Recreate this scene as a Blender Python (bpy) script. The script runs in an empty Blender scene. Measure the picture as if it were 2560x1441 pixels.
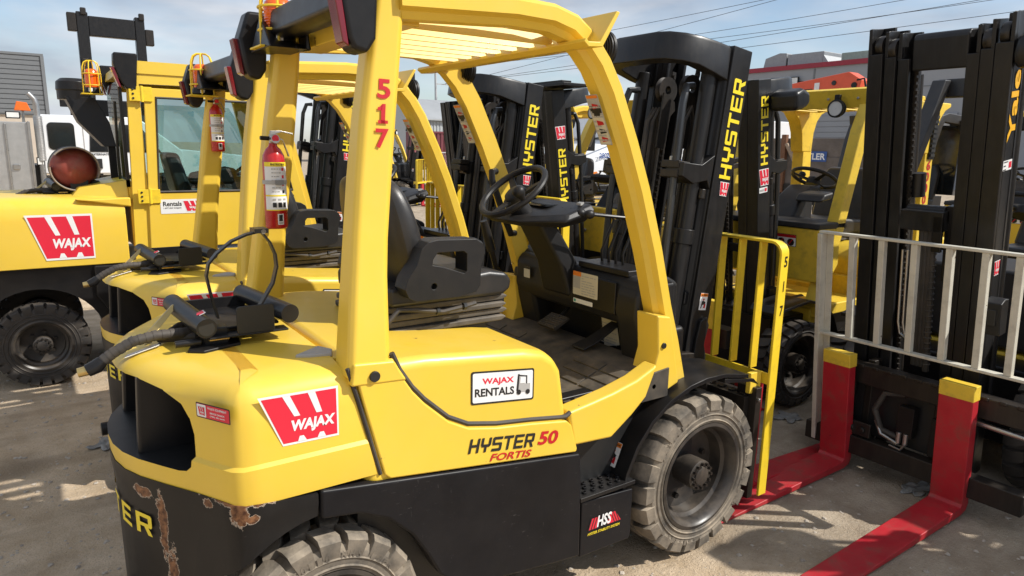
import bpy, bmesh, math, random
from mathutils import Vector, Matrix
random.seed(7)
S = bpy.context.scene
COL = S.collection
R = math.radians
# ---------------------------------------------------------------- camera, world, sun, exposure
cam = bpy.data.objects.new('camera', bpy.data.cameras.new('camera')); COL.objects.link(cam)
cam.data.sensor_width = 36; cam.data.lens = 24.13; cam.data.clip_start = .05; cam.data.clip_end = 3000
yaw, pit, rol = .6082, .2030, .0190
fw = Vector((math.sin(yaw)*math.cos(pit), math.cos(yaw)*math.cos(pit), -math.sin(pit)))
rt = Vector((math.cos(yaw), -math.sin(yaw), 0)); up = rt.cross(fw)
r2 = rt*math.cos(rol)+up*math.sin(rol); u2 = up*math.cos(rol)-rt*math.sin(rol)
cam.matrix_world = Matrix(((r2.x, u2.x, -fw.x, -2.229), (r2.y, u2.y, -fw.y, -2.353), (r2.z, u2.z, -fw.z, 1.716), (0, 0, 0, 1)))
S.camera = cam
SUN = Vector((1.68, -1.54, 2.14)).normalized()
w = bpy.data.worlds.new('World'); S.world = w; w.use_nodes = True
wn, wl = w.node_tree.nodes, w.node_tree.links
bg = wn['Background']; bg.inputs[1].default_value = .105
sky = wn.new('ShaderNodeTexSky'); sky.sky_type = 'NISHITA'; sky.sun_disc = False
sky.sun_elevation = math.asin(SUN.z); sky.sun_rotation = math.atan2(SUN.x, SUN.y)
sky.air_density = 1.0; sky.dust_density = .6; sky.ozone_density = 1.6
tc = wn.new('ShaderNodeTexCoord'); mp = wn.new('ShaderNodeMapping'); mp.inputs['Scale'].default_value = (1, 1, 3.2)
mp.inputs['Rotation'].default_value = (.12, .06, .5)
wl.new(tc.outputs['Generated'], mp.inputs[0])
n1 = wn.new('ShaderNodeTexNoise'); n1.inputs['Scale'].default_value = 2.6; n1.inputs['Detail'].default_value = 7; n1.inputs['Roughness'].default_value = .56; n1.inputs['Distortion'].default_value = .35
wl.new(mp.outputs[0], n1.inputs[0])
cr = wn.new('ShaderNodeValToRGB'); cr.color_ramp.elements[0].position = .33; cr.color_ramp.elements[1].position = .60
wl.new(n1.outputs[0], cr.inputs[0])
n2 = wn.new('ShaderNodeTexNoise'); n2.inputs['Scale'].default_value = 4.2; n2.inputs['Detail'].default_value = 5
wl.new(mp.outputs[0], n2.inputs[0])
c2 = wn.new('ShaderNodeValToRGB'); c2.color_ramp.elements[0].position = .35; c2.color_ramp.elements[1].position = .7
c2.color_ramp.elements[0].color = (3.3, 3.65, 4.3, 1); c2.color_ramp.elements[1].color = (6.9, 7.1, 7.4, 1)
wl.new(n2.outputs[0], c2.inputs[0])
mx = wn.new('ShaderNodeMixRGB'); wl.new(cr.outputs[0], mx.inputs[0]); wl.new(sky.outputs[0], mx.inputs[1]); wl.new(c2.outputs[0], mx.inputs[2])
wl.new(mx.outputs[0], bg.inputs[0])
sl = bpy.data.lights.new('sun', 'SUN'); sl.energy = 3.9; sl.angle = R(.5); sl.color = (1, .965, .90)
so = bpy.data.objects.new('sun', sl); COL.objects.link(so); so.rotation_euler = SUN.to_track_quat('Z', 'Y').to_euler(); so.location = (8, -9, 12)
S.view_settings.view_transform = 'Standard'; S.view_settings.look = 'None'; S.view_settings.exposure = .40; S.view_settings.gamma = 1
S.view_settings.use_curve_mapping = False
# ---------------------------------------------------------------- materials
def mat(name, col, rough=.5, metal=0, var=.12, vs=6, dust=0, dcol=(.27, .21, .15), bump=0, bs=60, coat=0, spec=.5, scratch=0, chips=0, chipc=(.12, .05, .02), grime=0, streak=None):
    m = bpy.data.materials.new(name); m.use_nodes = True
    N, L = m.node_tree.nodes, m.node_tree.links
    b = N['Principled BSDF']; b.inputs['Metallic'].default_value = metal; b.inputs['Specular IOR Level'].default_value = spec
    b.inputs['Coat Weight'].default_value = coat; b.inputs['Coat Roughness'].default_value = .12
    t = N.new('ShaderNodeTexCoord'); src = t.outputs['Object']
    if streak:
        q = N.new('ShaderNodeMapping'); q.inputs['Scale'].default_value = streak; L.new(src, q.inputs[0]); vsrc = q.outputs[0]
    else: vsrc = src
    def noise(sc, det=5, s=None, rg=.55):
        n = N.new('ShaderNodeTexNoise'); n.inputs['Scale'].default_value = sc; n.inputs['Detail'].default_value = det; n.inputs['Roughness'].default_value = rg
        L.new(s or src, n.inputs[0]); return n.outputs[0]
    def ramp(v, a, c):
        r = N.new('ShaderNodeMapRange'); r.inputs['From Min'].default_value = a; r.inputs['From Max'].default_value = c; L.new(v, r.inputs[0]); return r.outputs[0]
    def mix(f, a, c):
        x = N.new('ShaderNodeMixRGB'); 
        for i, z in ((0, f), (1, a), (2, c)):
            if hasattr(z, 'links'): L.new(z, x.inputs[i])
            elif i == 0: x.inputs[0].default_value = z
            else: x.inputs[i].default_value = (*z, 1)
        return x.outputs[0]
    def math_(op, a, c):
        x = N.new('ShaderNodeMath'); x.operation = op
        for i, z in ((0, a), (1, c)):
            if hasattr(z, 'links'): L.new(z, x.inputs[i])
            else: x.inputs[i].default_value = z
        return x.outputs[0]
    c = mix(ramp(noise(vs, 6, vsrc), .3, .7), tuple(x*(1-var) for x in col), tuple(min(1, x*(1+var*.6)) for x in col))
    rv = None
    if scratch:
        q = N.new('ShaderNodeMapping'); q.inputs['Scale'].default_value = (9, 9, 60); q.inputs['Rotation'].default_value = (0, .55, 0); L.new(src, q.inputs[0])
        s1 = ramp(noise(3, 8, q.outputs[0], .7), .63, .72)
        q2 = N.new('ShaderNodeMapping'); q2.inputs['Scale'].default_value = (60, 60, 7); q2.inputs['Rotation'].default_value = (0, .3, 0); L.new(src, q2.inputs[0])
        s2 = ramp(noise(3, 8, q2.outputs[0], .7), .66, .74)
        s = math_('MULTIPLY', math_('MAXIMUM', s1, s2), scratch); s = math_('MULTIPLY', s, ramp(noise(3.3, 3), .42, .62))
        c = mix(s, c, (.30, .29, .27))
    if grime:
        c = mix(math_('MULTIPLY', ramp(noise(14, 8, vsrc, .65), .5, .75), grime), c, (.10, .075, .05))
    if dust:
        g = N.new('ShaderNodeNewGeometry'); sx = N.new('ShaderNodeSeparateXYZ'); L.new(g.outputs['Normal'], sx.inputs[0])
        f = math_('ADD', math_('MULTIPLY', ramp(sx.outputs[2], .0, 1), .5), .5)
        f = math_('MULTIPLY', math_('MULTIPLY', f, ramp(noise(9, 8, None, .65), .30, .68)), dust)
        c = mix(f, c, dcol); rv = f
    if chips:
        k = ramp(noise(chips, 4, None, .6), .715, .73)
        c = mix(k, c, chipc)
    L.new(c, b.inputs['Base Color'])
    rr = math_('ADD', math_('MULTIPLY', noise(vs*3, 5), .16), rough-.08)
    if rv is not None: rr = math_('ADD', rr, math_('MULTIPLY', rv, .3))
    L.new(rr, b.inputs['Roughness'])
    if bump:
        bn = N.new('ShaderNodeBump'); bn.inputs['Strength'].default_value = bump; bn.inputs['Distance'].default_value = .004
        L.new(noise(bs, 6), bn.inputs['Height']); L.new(bn.outputs[0], b.inputs['Normal'])
    return m
def glassm(name, tint, refl=.12, rough=.02):
    m = bpy.data.materials.new(name); m.use_nodes = True; N, L = m.node_tree.nodes, m.node_tree.links
    N.remove(N['Principled BSDF']); t = N.new('ShaderNodeBsdfTransparent'); t.inputs[0].default_value = (*tint, 1)
    g = N.new('ShaderNodeBsdfGlossy'); g.inputs['Roughness'].default_value = rough
    f = N.new('ShaderNodeFresnel'); f.inputs[0].default_value = 1.5
    a = N.new('ShaderNodeMath'); a.operation = 'ADD'; a.inputs[1].default_value = refl; L.new(f.outputs[0], a.inputs[0])
    x = N.new('ShaderNodeMixShader'); L.new(a.outputs[0], x.inputs[0]); L.new(t.outputs[0], x.inputs[1]); L.new(g.outputs[0], x.inputs[2])
    L.new(x.outputs[0], N['Material Output'].inputs[0]); return m
YEL = mat('yellow_paint', (.815, .548, .050), .38, var=.05, vs=3, dust=.13, dcol=(.60, .46, .25), coat=.15, scratch=.22, chips=11, chipc=(.30, .16, .04), bump=.02, bs=40)
YELB = mat('bright_yellow_paint', (.86, .60, .03), .4, var=.06, vs=5, grime=.25)
YELD = mat('aged_yellow_paint', (.80, .55, .05), .45, var=.1, vs=5, grime=.35)
BLK = mat('black_paint', (.009, .009, .010), .34, var=.2, dust=.05, spec=.3)
BLKS = mat('scratched_black_paint', (.010, .010, .012), .36, var=.25, dust=.03, scratch=.4, coat=0, spec=.16, bump=.04)
MAST = mat('mast_black', (.011, .0115, .013), .34, var=.3, dust=.05, streak=(6, 6, .7), grime=.08, spec=.35, scratch=.12)
GRSE = mat('greasy_steel', (.018, .0155, .0135), .40, metal=.2, var=.4, dust=.16, streak=(9, 9, .8), dcol=(.16, .11, .07))
PLA = mat('black_plastic', (.011, .0115, .013), .45, spec=.35, var=.15, dust=.06, bump=.12, bs=260)
VIN = mat('vinyl', (.017, .0175, .019), .38, var=.15, dust=.10, bump=.1, bs=320)
RUB = mat('tyre_rubber', (.045, .042, .038), .75, var=.2, dust=1.25, dcol=(.40, .33, .245), bump=.3, bs=70)
RUBC = mat('clean_rubber', (.020, .020, .021), .6, var=.2, dust=.35, bump=.2, bs=60)
RIM = mat('rim_black', (.014, .014, .015), .34, dust=.42, dcol=(.28, .22, .16))
STEEL = mat('zinc_steel', (.45, .44, .42), .3, metal=.9, var=.15)
STEELB = mat('pipe_black', (.05, .052, .055), .3, metal=.5, var=.2)
BRASS = mat('brass', (.55, .40, .16), .32, metal=.9, var=.15)
RED = mat('fork_red', (.46, .010, .022), .46, var=.2, vs=7, grime=.65, dust=.10, chips=15, chipc=(.05, .03, .025), scratch=.35, bump=.08, bs=40)
REDB = mat('bottle_red', (.48, .012, .015), .28, var=.06, coat=.4)
DRED = mat('red_lens', (.16, .004, .012), .15, var=.05, coat=.6)
AMB = mat('amber_lens', (.85, .13, .008), .18, var=.05, coat=.5)
WHT = mat('white_sticker', (.80, .80, .79), .45, var=.03)
SRED = mat('sticker_red', (.70, .018, .045), .42, var=.03)
NRED = mat('number_red', (.52, .010, .018), .4, var=.03)
SBLK = mat('sticker_black', (.015, .015, .015), .45, var=.03)
SORG = mat('sticker_orange', (.80, .22, .02), .45, var=.03)
SGRY = mat('sticker_grey', (.42, .41, .39), .5, var=.06)
CREAM = mat('label_cream', (.62, .58, .46), .5, var=.05)
LYEL = mat('letter_yellow', (.88, .68, .03), .42, var=.03)
YALO = mat('letter_amber', (.86, .44, .01), .42, var=.03)
CREAMP = mat('cream_rack_paint', (.62, .59, .50), .5, var=.08, chips=16, chipc=(.09, .05, .03), grime=.3)
WPAINT = mat('white_truck_paint', (.78, .79, .80), .3, var=.03, coat=.4)
ALU = mat('tread_plate', (.48, .48, .47), .38, metal=.75, var=.12, bump=.5, bs=90)
DGLASS = mat('dark_window', (.012, .014, .016), .08, var=.1, coat=.5)
GLS = glassm('cab_glass', (.50, .68, .66), .10)
CLR = glassm('clear_plastic', (.85, .85, .82), .15, .2)
LENS = mat('lamp_lens', (.72, .72, .70), .15, var=.1)
RUST = mat('rusty_steel', (.19, .085, .04), .7, var=.35, vs=30, bump=.5, bs=40)
BARE = mat('chipped_primer', (.46, .36, .27), .6, var=.2)
TANK = mat('tank_red', (.30, .03, .02), .6, var=.3, vs=9, grime=.5, dust=.5, scratch=.5)
TANKG = mat('tank_grey', (.30, .25, .20), .55, var=.3, vs=8, grime=.4)
MIR = mat('mirror_glass', (.6, .6, .6), .05, metal=1, var=.02)
# ---------------------------------------------------------------- mesh helpers
class MB:
    def __init__(s): s.v = []; s.f = []; s.m = []; s.mats = []
    def mi(s, m):
        if m not in s.mats: s.mats.append(m)
        return s.mats.index(m)
    def add(s, vs, fs, m, M=None):
        o = len(s.v); i = s.mi(m)
        s.v += [(M @ Vector(p)) if M else Vector(p) for p in vs]
        for f in fs: s.f.append([k+o for k in f]); s.m.append(i)
        return s
    def bx(s, x0, x1, y0, y1, z0, z1, m, M=None):
        return s.add([(x, y, z) for x in (x0, x1) for y in (y0, y1) for z in (z0, z1)], [(0, 1, 3, 2), (4, 6, 7, 5), (0, 4, 5, 1), (2, 3, 7, 6), (0, 2, 6, 4), (1, 5, 7, 3)], m, M)
    def loft(s, rings, m, M=None, cap=True, closed=False):
        n = len(rings[0]); vs = [p for r in rings for p in r]; fs = []
        k = len(rings)
        for a in range(k if closed else k-1):
            for i in range(n):
                b = (a+1) % k; fs.append((a*n+i, a*n+(i+1) % n, b*n+(i+1) % n, b*n+i))
        if cap and not closed: fs += [tuple(range(n))[::-1], tuple((k-1)*n+i for i in range(n))]
        return s.add(vs, fs, m, M)
    def prism(s, pts, ax, a, b, m, M=None):
        g = {'x': lambda p, t: (t, p[0], p[1]), 'y': lambda p, t: (p[0], t, p[1]), 'z': lambda p, t: (p[0], p[1], t)}[ax]
        return s.loft([[g(p, a) for p in pts], [g(p, b) for p in pts]], m, M)
    def tube(s, path, r, m, n=8, closed=False, M=None):
        P = [Vector(p) for p in path]; k = len(P); rings = []; prev = None
        for i in range(k):
            if closed: t = P[(i+1) % k]-P[i-1]
            else: t = P[min(i+1, k-1)]-P[max(i-1, 0)]
            t.normalize()
            if prev is None:
                u = t.cross(Vector((0, 0, 1)))
                if u.length < .05: u = t.cross(Vector((1, 0, 0)))
            else: u = prev-t*prev.dot(t)
            u.normalize(); prev = u; q = t.cross(u); rr = r[i] if isinstance(r, (list, tuple)) else r
            rings.append([P[i]+(u*math.cos(6.2832*j/n)+q*math.sin(6.2832*j/n))*rr for j in range(n)])
        return s.loft(rings, m, M, closed=closed)
    def lathe(s, prof, c, ax, m, n=32, M=None, a0=0, a1=2*math.pi):
        rings = []; full = a1-a0 > 6.28
        for j in range(n if full else n+1):
            a = a0+(a1-a0)*j/n; ca, sa = math.cos(a), math.sin(a)
            g = {'x': lambda r, h: (h, r*ca, r*sa), 'y': lambda r, h: (r*ca, h, r*sa), 'z': lambda r, h: (r*ca, r*sa, h)}[ax]
            rings.append([Vector(g(r, h))+Vector(c) for r, h in prof])
        k = len(prof); N = len(rings); vs = [p for r in rings for p in r]; fs = []
        for a in range(N if full else N-1):
            b = (a+1) % N
            for i in range(k-1): fs.append((a*k+i, a*k+i+1, b*k+i+1, b*k+i))
        return s.add(vs, fs, m, M)
    def cyl(s, p, q, r, m, n=20, M=None): return s.tube([p, q], r, m, n, M=M)
    def flat(s, pts, O, u, v, m, off=0, M=None):
        O = Vector(O); u = Vector(u); v = Vector(v); nn = u.cross(v).normalized()*off
        return s.add([O+u*p[0]+v*p[1]+nn for p in pts], [tuple(range(len(pts)))], m, M)
    def sides(s, name, parent=None, cy=0, **k):
        a = MB(); b = MB(); n = {}
        for i, f in enumerate(s.f):
            t = a if sum(s.v[j].y for j in f)/len(f) < cy else b
            idx = []
            for j in f:
                if (t is a, j) not in n: n[(t is a, j)] = len(t.v); t.v.append(s.v[j])
                idx.append(n[(t is a, j)])
            t.f.append(idx); t.m.append(t.mi(s.mats[s.m[i]]))
        if b.f: b.build(name, parent, **k)
        return a.build(name, parent, **k)
    def build(s, name, parent=None, bev=0, seg=2, ang=35, M=None, off=None, cut=None, sm=True, sub=0):
        me = bpy.data.meshes.new(name)
        o = bpy.data.objects.new(name, me)
        d = Vector(off) if off else Vector((0, 0, 0))
        q = parent
        while q is not None and off is None:
            if 'org' in q: d = Vector(q['org'])
            q = q.parent
        vs = [((M @ p) if M else p)-d for p in s.v]
        me.from_pydata(vs, [], s.f)
        for x in s.mats: me.materials.append(x)
        me.polygons.foreach_set('material_index', s.m)
        bm = bmesh.new(); bm.from_mesh(me); bmesh.ops.remove_doubles(bm, verts=bm.verts, dist=1e-5)
        bmesh.ops.recalc_face_normals(bm, faces=bm.faces); bm.to_mesh(me); bm.free()
        if cut:
            for cm in cut: bool_cut(o, cm, d)
            me = o.data
        if sm:
            me.polygons.foreach_set('use_smooth', [True]*len(me.polygons)); 
            if not bev: me.set_sharp_from_angle(angle=R(ang))
        COL.objects.link(o)
        if parent is not None: o.parent = parent
        if bev:
            b = o.modifiers.new('b', 'BEVEL'); b.width = bev; b.segments = seg; b.limit_method = 'ANGLE'; b.angle_limit = R(ang); b.harden_normals = True; b.use_clamp_overlap = True
        if sub:
            b = o.modifiers.new('s', 'SUBSURF'); b.levels = b.render_levels = sub
        return o
def bool_cut(o, mb, d):
    me = bpy.data.meshes.new('c'); me.from_pydata([p-d for p in mb.v], [], mb.f)
    for x in o.data.materials: me.materials.append(x)
    for x in mb.mats:
        if x not in list(o.data.materials): o.data.materials.append(x); me.materials.append(x)
    ix = [list(o.data.materials).index(mb.mats[k]) for k in mb.m]; me.polygons.foreach_set('material_index', ix)
    bm = bmesh.new(); bm.from_mesh(me); bmesh.ops.recalc_face_normals(bm, faces=bm.faces); bm.to_mesh(me); bm.free()
    c = bpy.data.objects.new('c', me); COL.objects.link(c); COL.objects.link(o)
    b = o.modifiers.new('x', 'BOOLEAN'); b.object = c; b.operation = 'DIFFERENCE'; b.solver = 'EXACT'
    dg = bpy.context.evaluated_depsgraph_get(); dg.update()
    nm = bpy.data.meshes.new_from_object(o.evaluated_get(dg)); o.modifiers.clear(); old = o.data; o.data = nm
    COL.objects.unlink(o); bpy.data.objects.remove(c)
def thing(name, label, cat, loc=(0, 0, 0), rz=0, group=None, org=True):
    o = bpy.data.objects.new(name, None); COL.objects.link(o); o.location = loc; o.rotation_euler = (0, 0, rz); o.empty_display_size = .1
    o['label'] = label; o['category'] = cat
    if group: o['group'] = group
    if org: o['org'] = tuple(loc)
    return o
def tag(o, label, cat, group=None):
    o['label'] = label; o['category'] = cat
    if group: o['group'] = group
    return o
def structure(o): o['kind'] = 'structure'; return o
def stuff(o): o['kind'] = 'stuff'; return o
def copy_tree(o, parent=None, skip=()):
    c = o.copy(); COL.objects.link(c); c.parent = parent
    for ch in list(o.children):
        if ch.name.split('.')[0] not in skip: copy_tree(ch, c, skip)
    return c
def rrect(w, h, r, n=5, x=0, y=0):
    P = []
    for cx, cy, a in ((w-r, h-r, 0), (r, h-r, 90), (r, r, 180), (w-r, r, 270)):
        for i in range(n+1):
            t = R(a+90*i/n); P.append((x+cx+r*math.cos(t), y+cy+r*math.sin(t)))
    return P
_tx = {}
def glyphs(t, bold=0, shear=0):
    k = (t, bold, shear)
    if k not in _tx:
        cu = bpy.data.curves.new('t', 'FONT'); cu.body = t; cu.size = 1; cu.offset = bold; cu.shear = shear; cu.resolution_u = 3; cu.fill_mode = 'FRONT'
        o = bpy.data.objects.new('t', cu); COL.objects.link(o); dg = bpy.context.evaluated_depsgraph_get(); dg.update()
        me = bpy.data.meshes.new_from_object(o.evaluated_get(dg))
        vs = [(p.co.x, p.co.y) for p in me.vertices]; fs = [tuple(p.vertices) for p in me.polygons]
        bpy.data.objects.remove(o); bpy.data.meshes.remove(me); bpy.data.curves.remove(cu)
        x0 = min(p[0] for p in vs); x1 = max(p[0] for p in vs); y0 = min(p[1] for p in vs); y1 = max(p[1] for p in vs)
        _tx[k] = ([((p[0]-x0)/(x1-x0), (p[1]-y0)/(y1-y0)) for p in vs], fs, (x1-x0)/(y1-y0))
    return _tx[k]
def text(mb, t, O, u, v, m, x, y, w, h, bold=.02, shear=0, off=.001, M=None):
    """fills the box x,y,w,h of the plane (O,u,v) with the words; w=None keeps the font's own width"""
    vs, fs, asp = glyphs(t, bold, shear)
    if w is None: w = h*asp
    O = Vector(O); u = Vector(u); v = Vector(v); nn = u.cross(v).normalized()*off
    mb.add([O+u*(x+p[0]*w)+v*(y+p[1]*h)+nn for p in vs], fs, m, M); return w
def wordmark(mb, O, u, v, m, w, h, shear=.0, off=.001, M=None, only=None):
    """wide square-shouldered block capitals"""
    a = .24; b = .19; e = .08
    def q(x0, y0, x1, y1): return [(x0, y0), (x1, y0), (x1, y1), (x0, y1)]
    G = {'H': [q(0, 0, a, 1), q(1-a, 0, 1, 1), q(a, .41, 1-a, .59)],
         'Y': [q(0, .5, a, 1), q(1-a, .5, 1, 1), [(0, .5), (.12, .36), (.88, .36), (1, .5), (1-a, .55), (a, .55)], q(.38, 0, .62, .36)],
         'S': [[(e, 1), (0, 1-e), (0, .42+e), (e, .42), (1-a, .42), (1-a, .59), (a, .59), (a, 1-b), (1, 1-b), (1, 1)], [(0, 0), (1-e, 0), (1, e), (1, .59-e), (1-e, .59), (1-a, .59), (1-a, b), (0, b)]],
         'T': [q(0, 1-b, 1, 1), q(.38, 0, .62, 1-b)],
         'E': [q(0, 0, a, 1), q(a, 1-b, 1, 1), q(a, 0, 1, b), q(a, .41, .92, .59)],
         'R': [q(0, 0, a, 1), [(a, 1), (a, 1-b), (1-a, 1-b), (1-a, .54), (a, .54), (a, .37), (.93, .37), (1, .46), (1, 1-e), (1-e, 1)], [(.5, .37), (.76, .37), (1, 0), (.72, 0)]]}
    L = 'HYSTER'; cw = 1/len(L); gw = cw*.86; O = Vector(O); u = Vector(u); v = Vector(v); nn = u.cross(v).normalized()*off
    for i, ch in enumerate(L):
        if only and i not in only: continue
        for P in G[ch]:
            mb.add([O+u*((i*cw+p[0]*gw)*w+shear*p[1]*h)+v*(p[1]*h)+nn for p in P], [tuple(range(len(P)))], m, M)
def logo(mb, O, u, v, w, h, t0=.25, t1=0, off=.0015, M=None, bars=2):
    """red shield with slanted white cuts and the word in white; t0/t1 = how far the lower corners come in"""
    def P(a, b): # a across, b up, inside the trapezoid
        l = t0*(1-b); r = 1-t1*(1-b); return ((l+(r-l)*a)*w, b*h)
    O_ = lambda m, pts, k: mb.flat([P(*p) for p in pts], O, u, v, m, off+k, M)
    O_(WHT, [(-.03, -.05), (1.03, -.05), (1.03, 1.05), (-.03, 1.05)], 0)
    O_(SRED, [(.0, 0), (1, 0), (1, 1), (0, 1)], .0006)
    for a in (.30, .64): O_(WHT, [(a+.04, .55), (a+.13, .55), (a+.07, 1.0), (a-.03, 1.0)], .0012)
    for a in (.26, .62): O_(WHT, [(a, 0), (a+.16, 0), (a+.13, .11), (a+.06, .11)], .0012)
    x0, y0 = P(.20, .17); x1, _ = P(.97, .17)
    text(mb, 'WAJAX', O, u, v, WHT, x0, y0, (x1-x0), h*.30, bold=.045, shear=.15, off=off+.0014, M=M)
def mini_lines(mb, O, u, v, w, h, m, rows, M=None, off=.0025, seed=1, x0=.08, x1=.92, y0=.1, y1=.85):
    rr = random.Random(seed)
    for i in range(rows):
        y = y1-(y1-y0)*i/max(1, rows-1); t = (y1-y0)/rows*.42; x = x0
        while x < x1-.03:
            l = min(rr.uniform(.06, .22), x1-x); mb.flat([(x*w, y*h-t*h/2), ((x+l)*w, y*h-t*h/2), ((x+l)*w, y*h+t*h/2), (x*w, y*h+t*h/2)], O, u, v, m, off, M); x += l+.03
            if rr.random() < .12: break
def warn_sticker(mb, O, u, v, w, h, M=None, seed=1):
    mb.flat(rrect(w, h, w*.06), O, u, v, SBLK, .001, M); mb.flat(rrect(w*.94, h*.96, w*.05, 3, w*.03, h*.02), O, u, v, WHT, .0016, M)
    mb.flat([(w*.05, h*.78), (w*.95, h*.78), (w*.95, h*.96), (w*.05, h*.96)], O, u, v, SORG, .0022, M)
    mb.flat([(w*.12, h*.81), (w*.28, h*.81), (w*.20, h*.93)], O, u, v, SBLK, .0028, M)
    text(mb, 'WARNING', O, u, v, SBLK, w*.32, h*.83, w*.56, h*.075, off=.0028, M=M)
    # a small pictogram: figure, arm, red bar
    mb.flat([(w*.5+w*.1*math.cos(t*.785), h*.62+w*.1*math.sin(t*.785)) for t in range(8)], O, u, v, NRED, .0026, M)
    mb.flat([(w*.25, h*.30), (w*.72, h*.34), (w*.78, h*.48), (w*.45, h*.55), (w*.30, h*.50)], O, u, v, SBLK, .0024, M)
    mb.flat([(w*.55, h*.14), (w*.80, h*.14), (w*.80, h*.40), (w*.62, h*.36)], O, u, v, NRED, .0028, M)
    mb.flat([(w*.2, h*.12), (w*.30, h*.12), (w*.42, h*.34), (w*.3, h*.36)], O, u, v, SBLK, .0027, M)
MATF = mat('floor_rubber', (.026, .025, .024), .6, dust=.6, dcol=(.24, .19, .13), var=.2, vs=8)
BELL = mat('dusty_bellows', (.035, .032, .03), .6, dust=.9, dcol=(.26, .22, .17))
GREENS = mat('sticker_green', (.05, .35, .25), .45, var=.03)
# black bumper: scraped to rust and primer along its corner
def bumper_mat():
    m = mat('scraped_bumper', (.012, .012, .013), .38, dust=.05, var=.2, scratch=.25, spec=.2); N, L = m.node_tree.nodes, m.node_tree.links
    b = N['Principled BSDF']; src = b.inputs['Base Color'].links[0].from_socket
    t = N.new('ShaderNodeTexCoord'); fac = None
    def blob(c, s, a, z):
        d = N.new('ShaderNodeVectorMath'); d.operation = 'SUBTRACT'; d.inputs[1].default_value = c; L.new(t.outputs['Object'], d.inputs[0])
        e = N.new('ShaderNodeVectorMath'); e.operation = 'DIVIDE'; e.inputs[1].default_value = s; L.new(d.outputs[0], e.inputs[0])
        l = N.new('ShaderNodeVectorMath'); l.operation = 'LENGTH'; L.new(e.outputs[0], l.inputs[0])
        n = N.new('ShaderNodeTexNoise'); n.inputs['Scale'].default_value = 30; n.inputs['Detail'].default_value = 8; n.inputs['Roughness'].default_value = .68; L.new(t.outputs['Object'], n.inputs[0])
        q = N.new('ShaderNodeMath'); q.operation = 'MULTIPLY_ADD'; q.inputs[1].default_value = -2.6; L.new(n.outputs[0], q.inputs[0]); q.inputs[2].default_value = 1.3
        s_ = N.new('ShaderNodeMath'); s_.operation = 'ADD'; L.new(l.outputs['Value'], s_.inputs[0]); L.new(q.outputs[0], s_.inputs[1])
        r = N.new('ShaderNodeMapRange'); r.inputs['From Min'].default_value = a; r.inputs['From Max'].default_value = z; r.inputs['To Min'].default_value = 1; r.inputs['To Max'].default_value = 0; L.new(s_.outputs[0], r.inputs[0]); return r.outputs[0]
    B = [((-1.86, -.56, .772), (.10, .10, .020)), ((-1.86, -.58, .735), (.022, .05, .045)), ((-1.83, -.58, .715), (.02, .05, .014)), ((-1.915, -.47, .745), (.014, .02, .016)), ((-2.055, -.245, .715), (.035, .04, .018)), ((-2.02, -.305, .62), (.022, .02, .10)), ((-2.01, -.325, .44), (.022, .02, .14)), ((-2.08, -.20, .36), (.02, .02, .05)), ((-2.10, -.14, .28), (.04, .02, .05))]
    def total(a, z):
        o = None
        for c, s in B:
            f = blob(c, s, a, z)
            if o is None: o = f; continue
            x = N.new('ShaderNodeMath'); x.operation = 'MAXIMUM'; L.new(o, x.inputs[0]); L.new(f, x.inputs[1]); o = x.outputs[0]
        return o
    def mixc(f, a, c):
        x = N.new('ShaderNodeMixRGB'); L.new(f, x.inputs[0]); L.new(a, x.inputs[1]); x.inputs[2].default_value = (*c, 1); return x.outputs[0]
    c = mixc(total(1.05, 1.10), src, (.46, .38, .30)); 
    rn = N.new('ShaderNodeTexNoise'); rn.inputs['Scale'].default_value = 70; rn.inputs['Detail'].default_value = 6; L.new(t.outputs['Object'], rn.inputs[0])
    rc = N.new('ShaderNodeValToRGB'); L.new(rn.outputs[0], rc.inputs[0]); rc.color_ramp.elements[0].position = .35; rc.color_ramp.elements[1].position = .68; rc.color_ramp.elements[0].color = (.075, .032, .02, 1); rc.color_ramp.elements[1].color = (.30, .145, .07, 1)
    x = N.new('ShaderNodeMixRGB'); L.new(total(.93, .98), x.inputs[0]); L.new(c, x.inputs[1]); L.new(rc.outputs[0], x.inputs[2]); c = x.outputs[0]
    L.new(c, b.inputs['Base Color']); bn = N.new('ShaderNodeBump'); bn.inputs['Strength'].default_value = .6; bn.inputs['Distance'].default_value = .003; bn.invert = True; L.new(total(1.03, 1.08), bn.inputs['Height']); L.new(bn.outputs[0], b.inputs['Normal']); return m
BUMP = bumper_mat()
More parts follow.
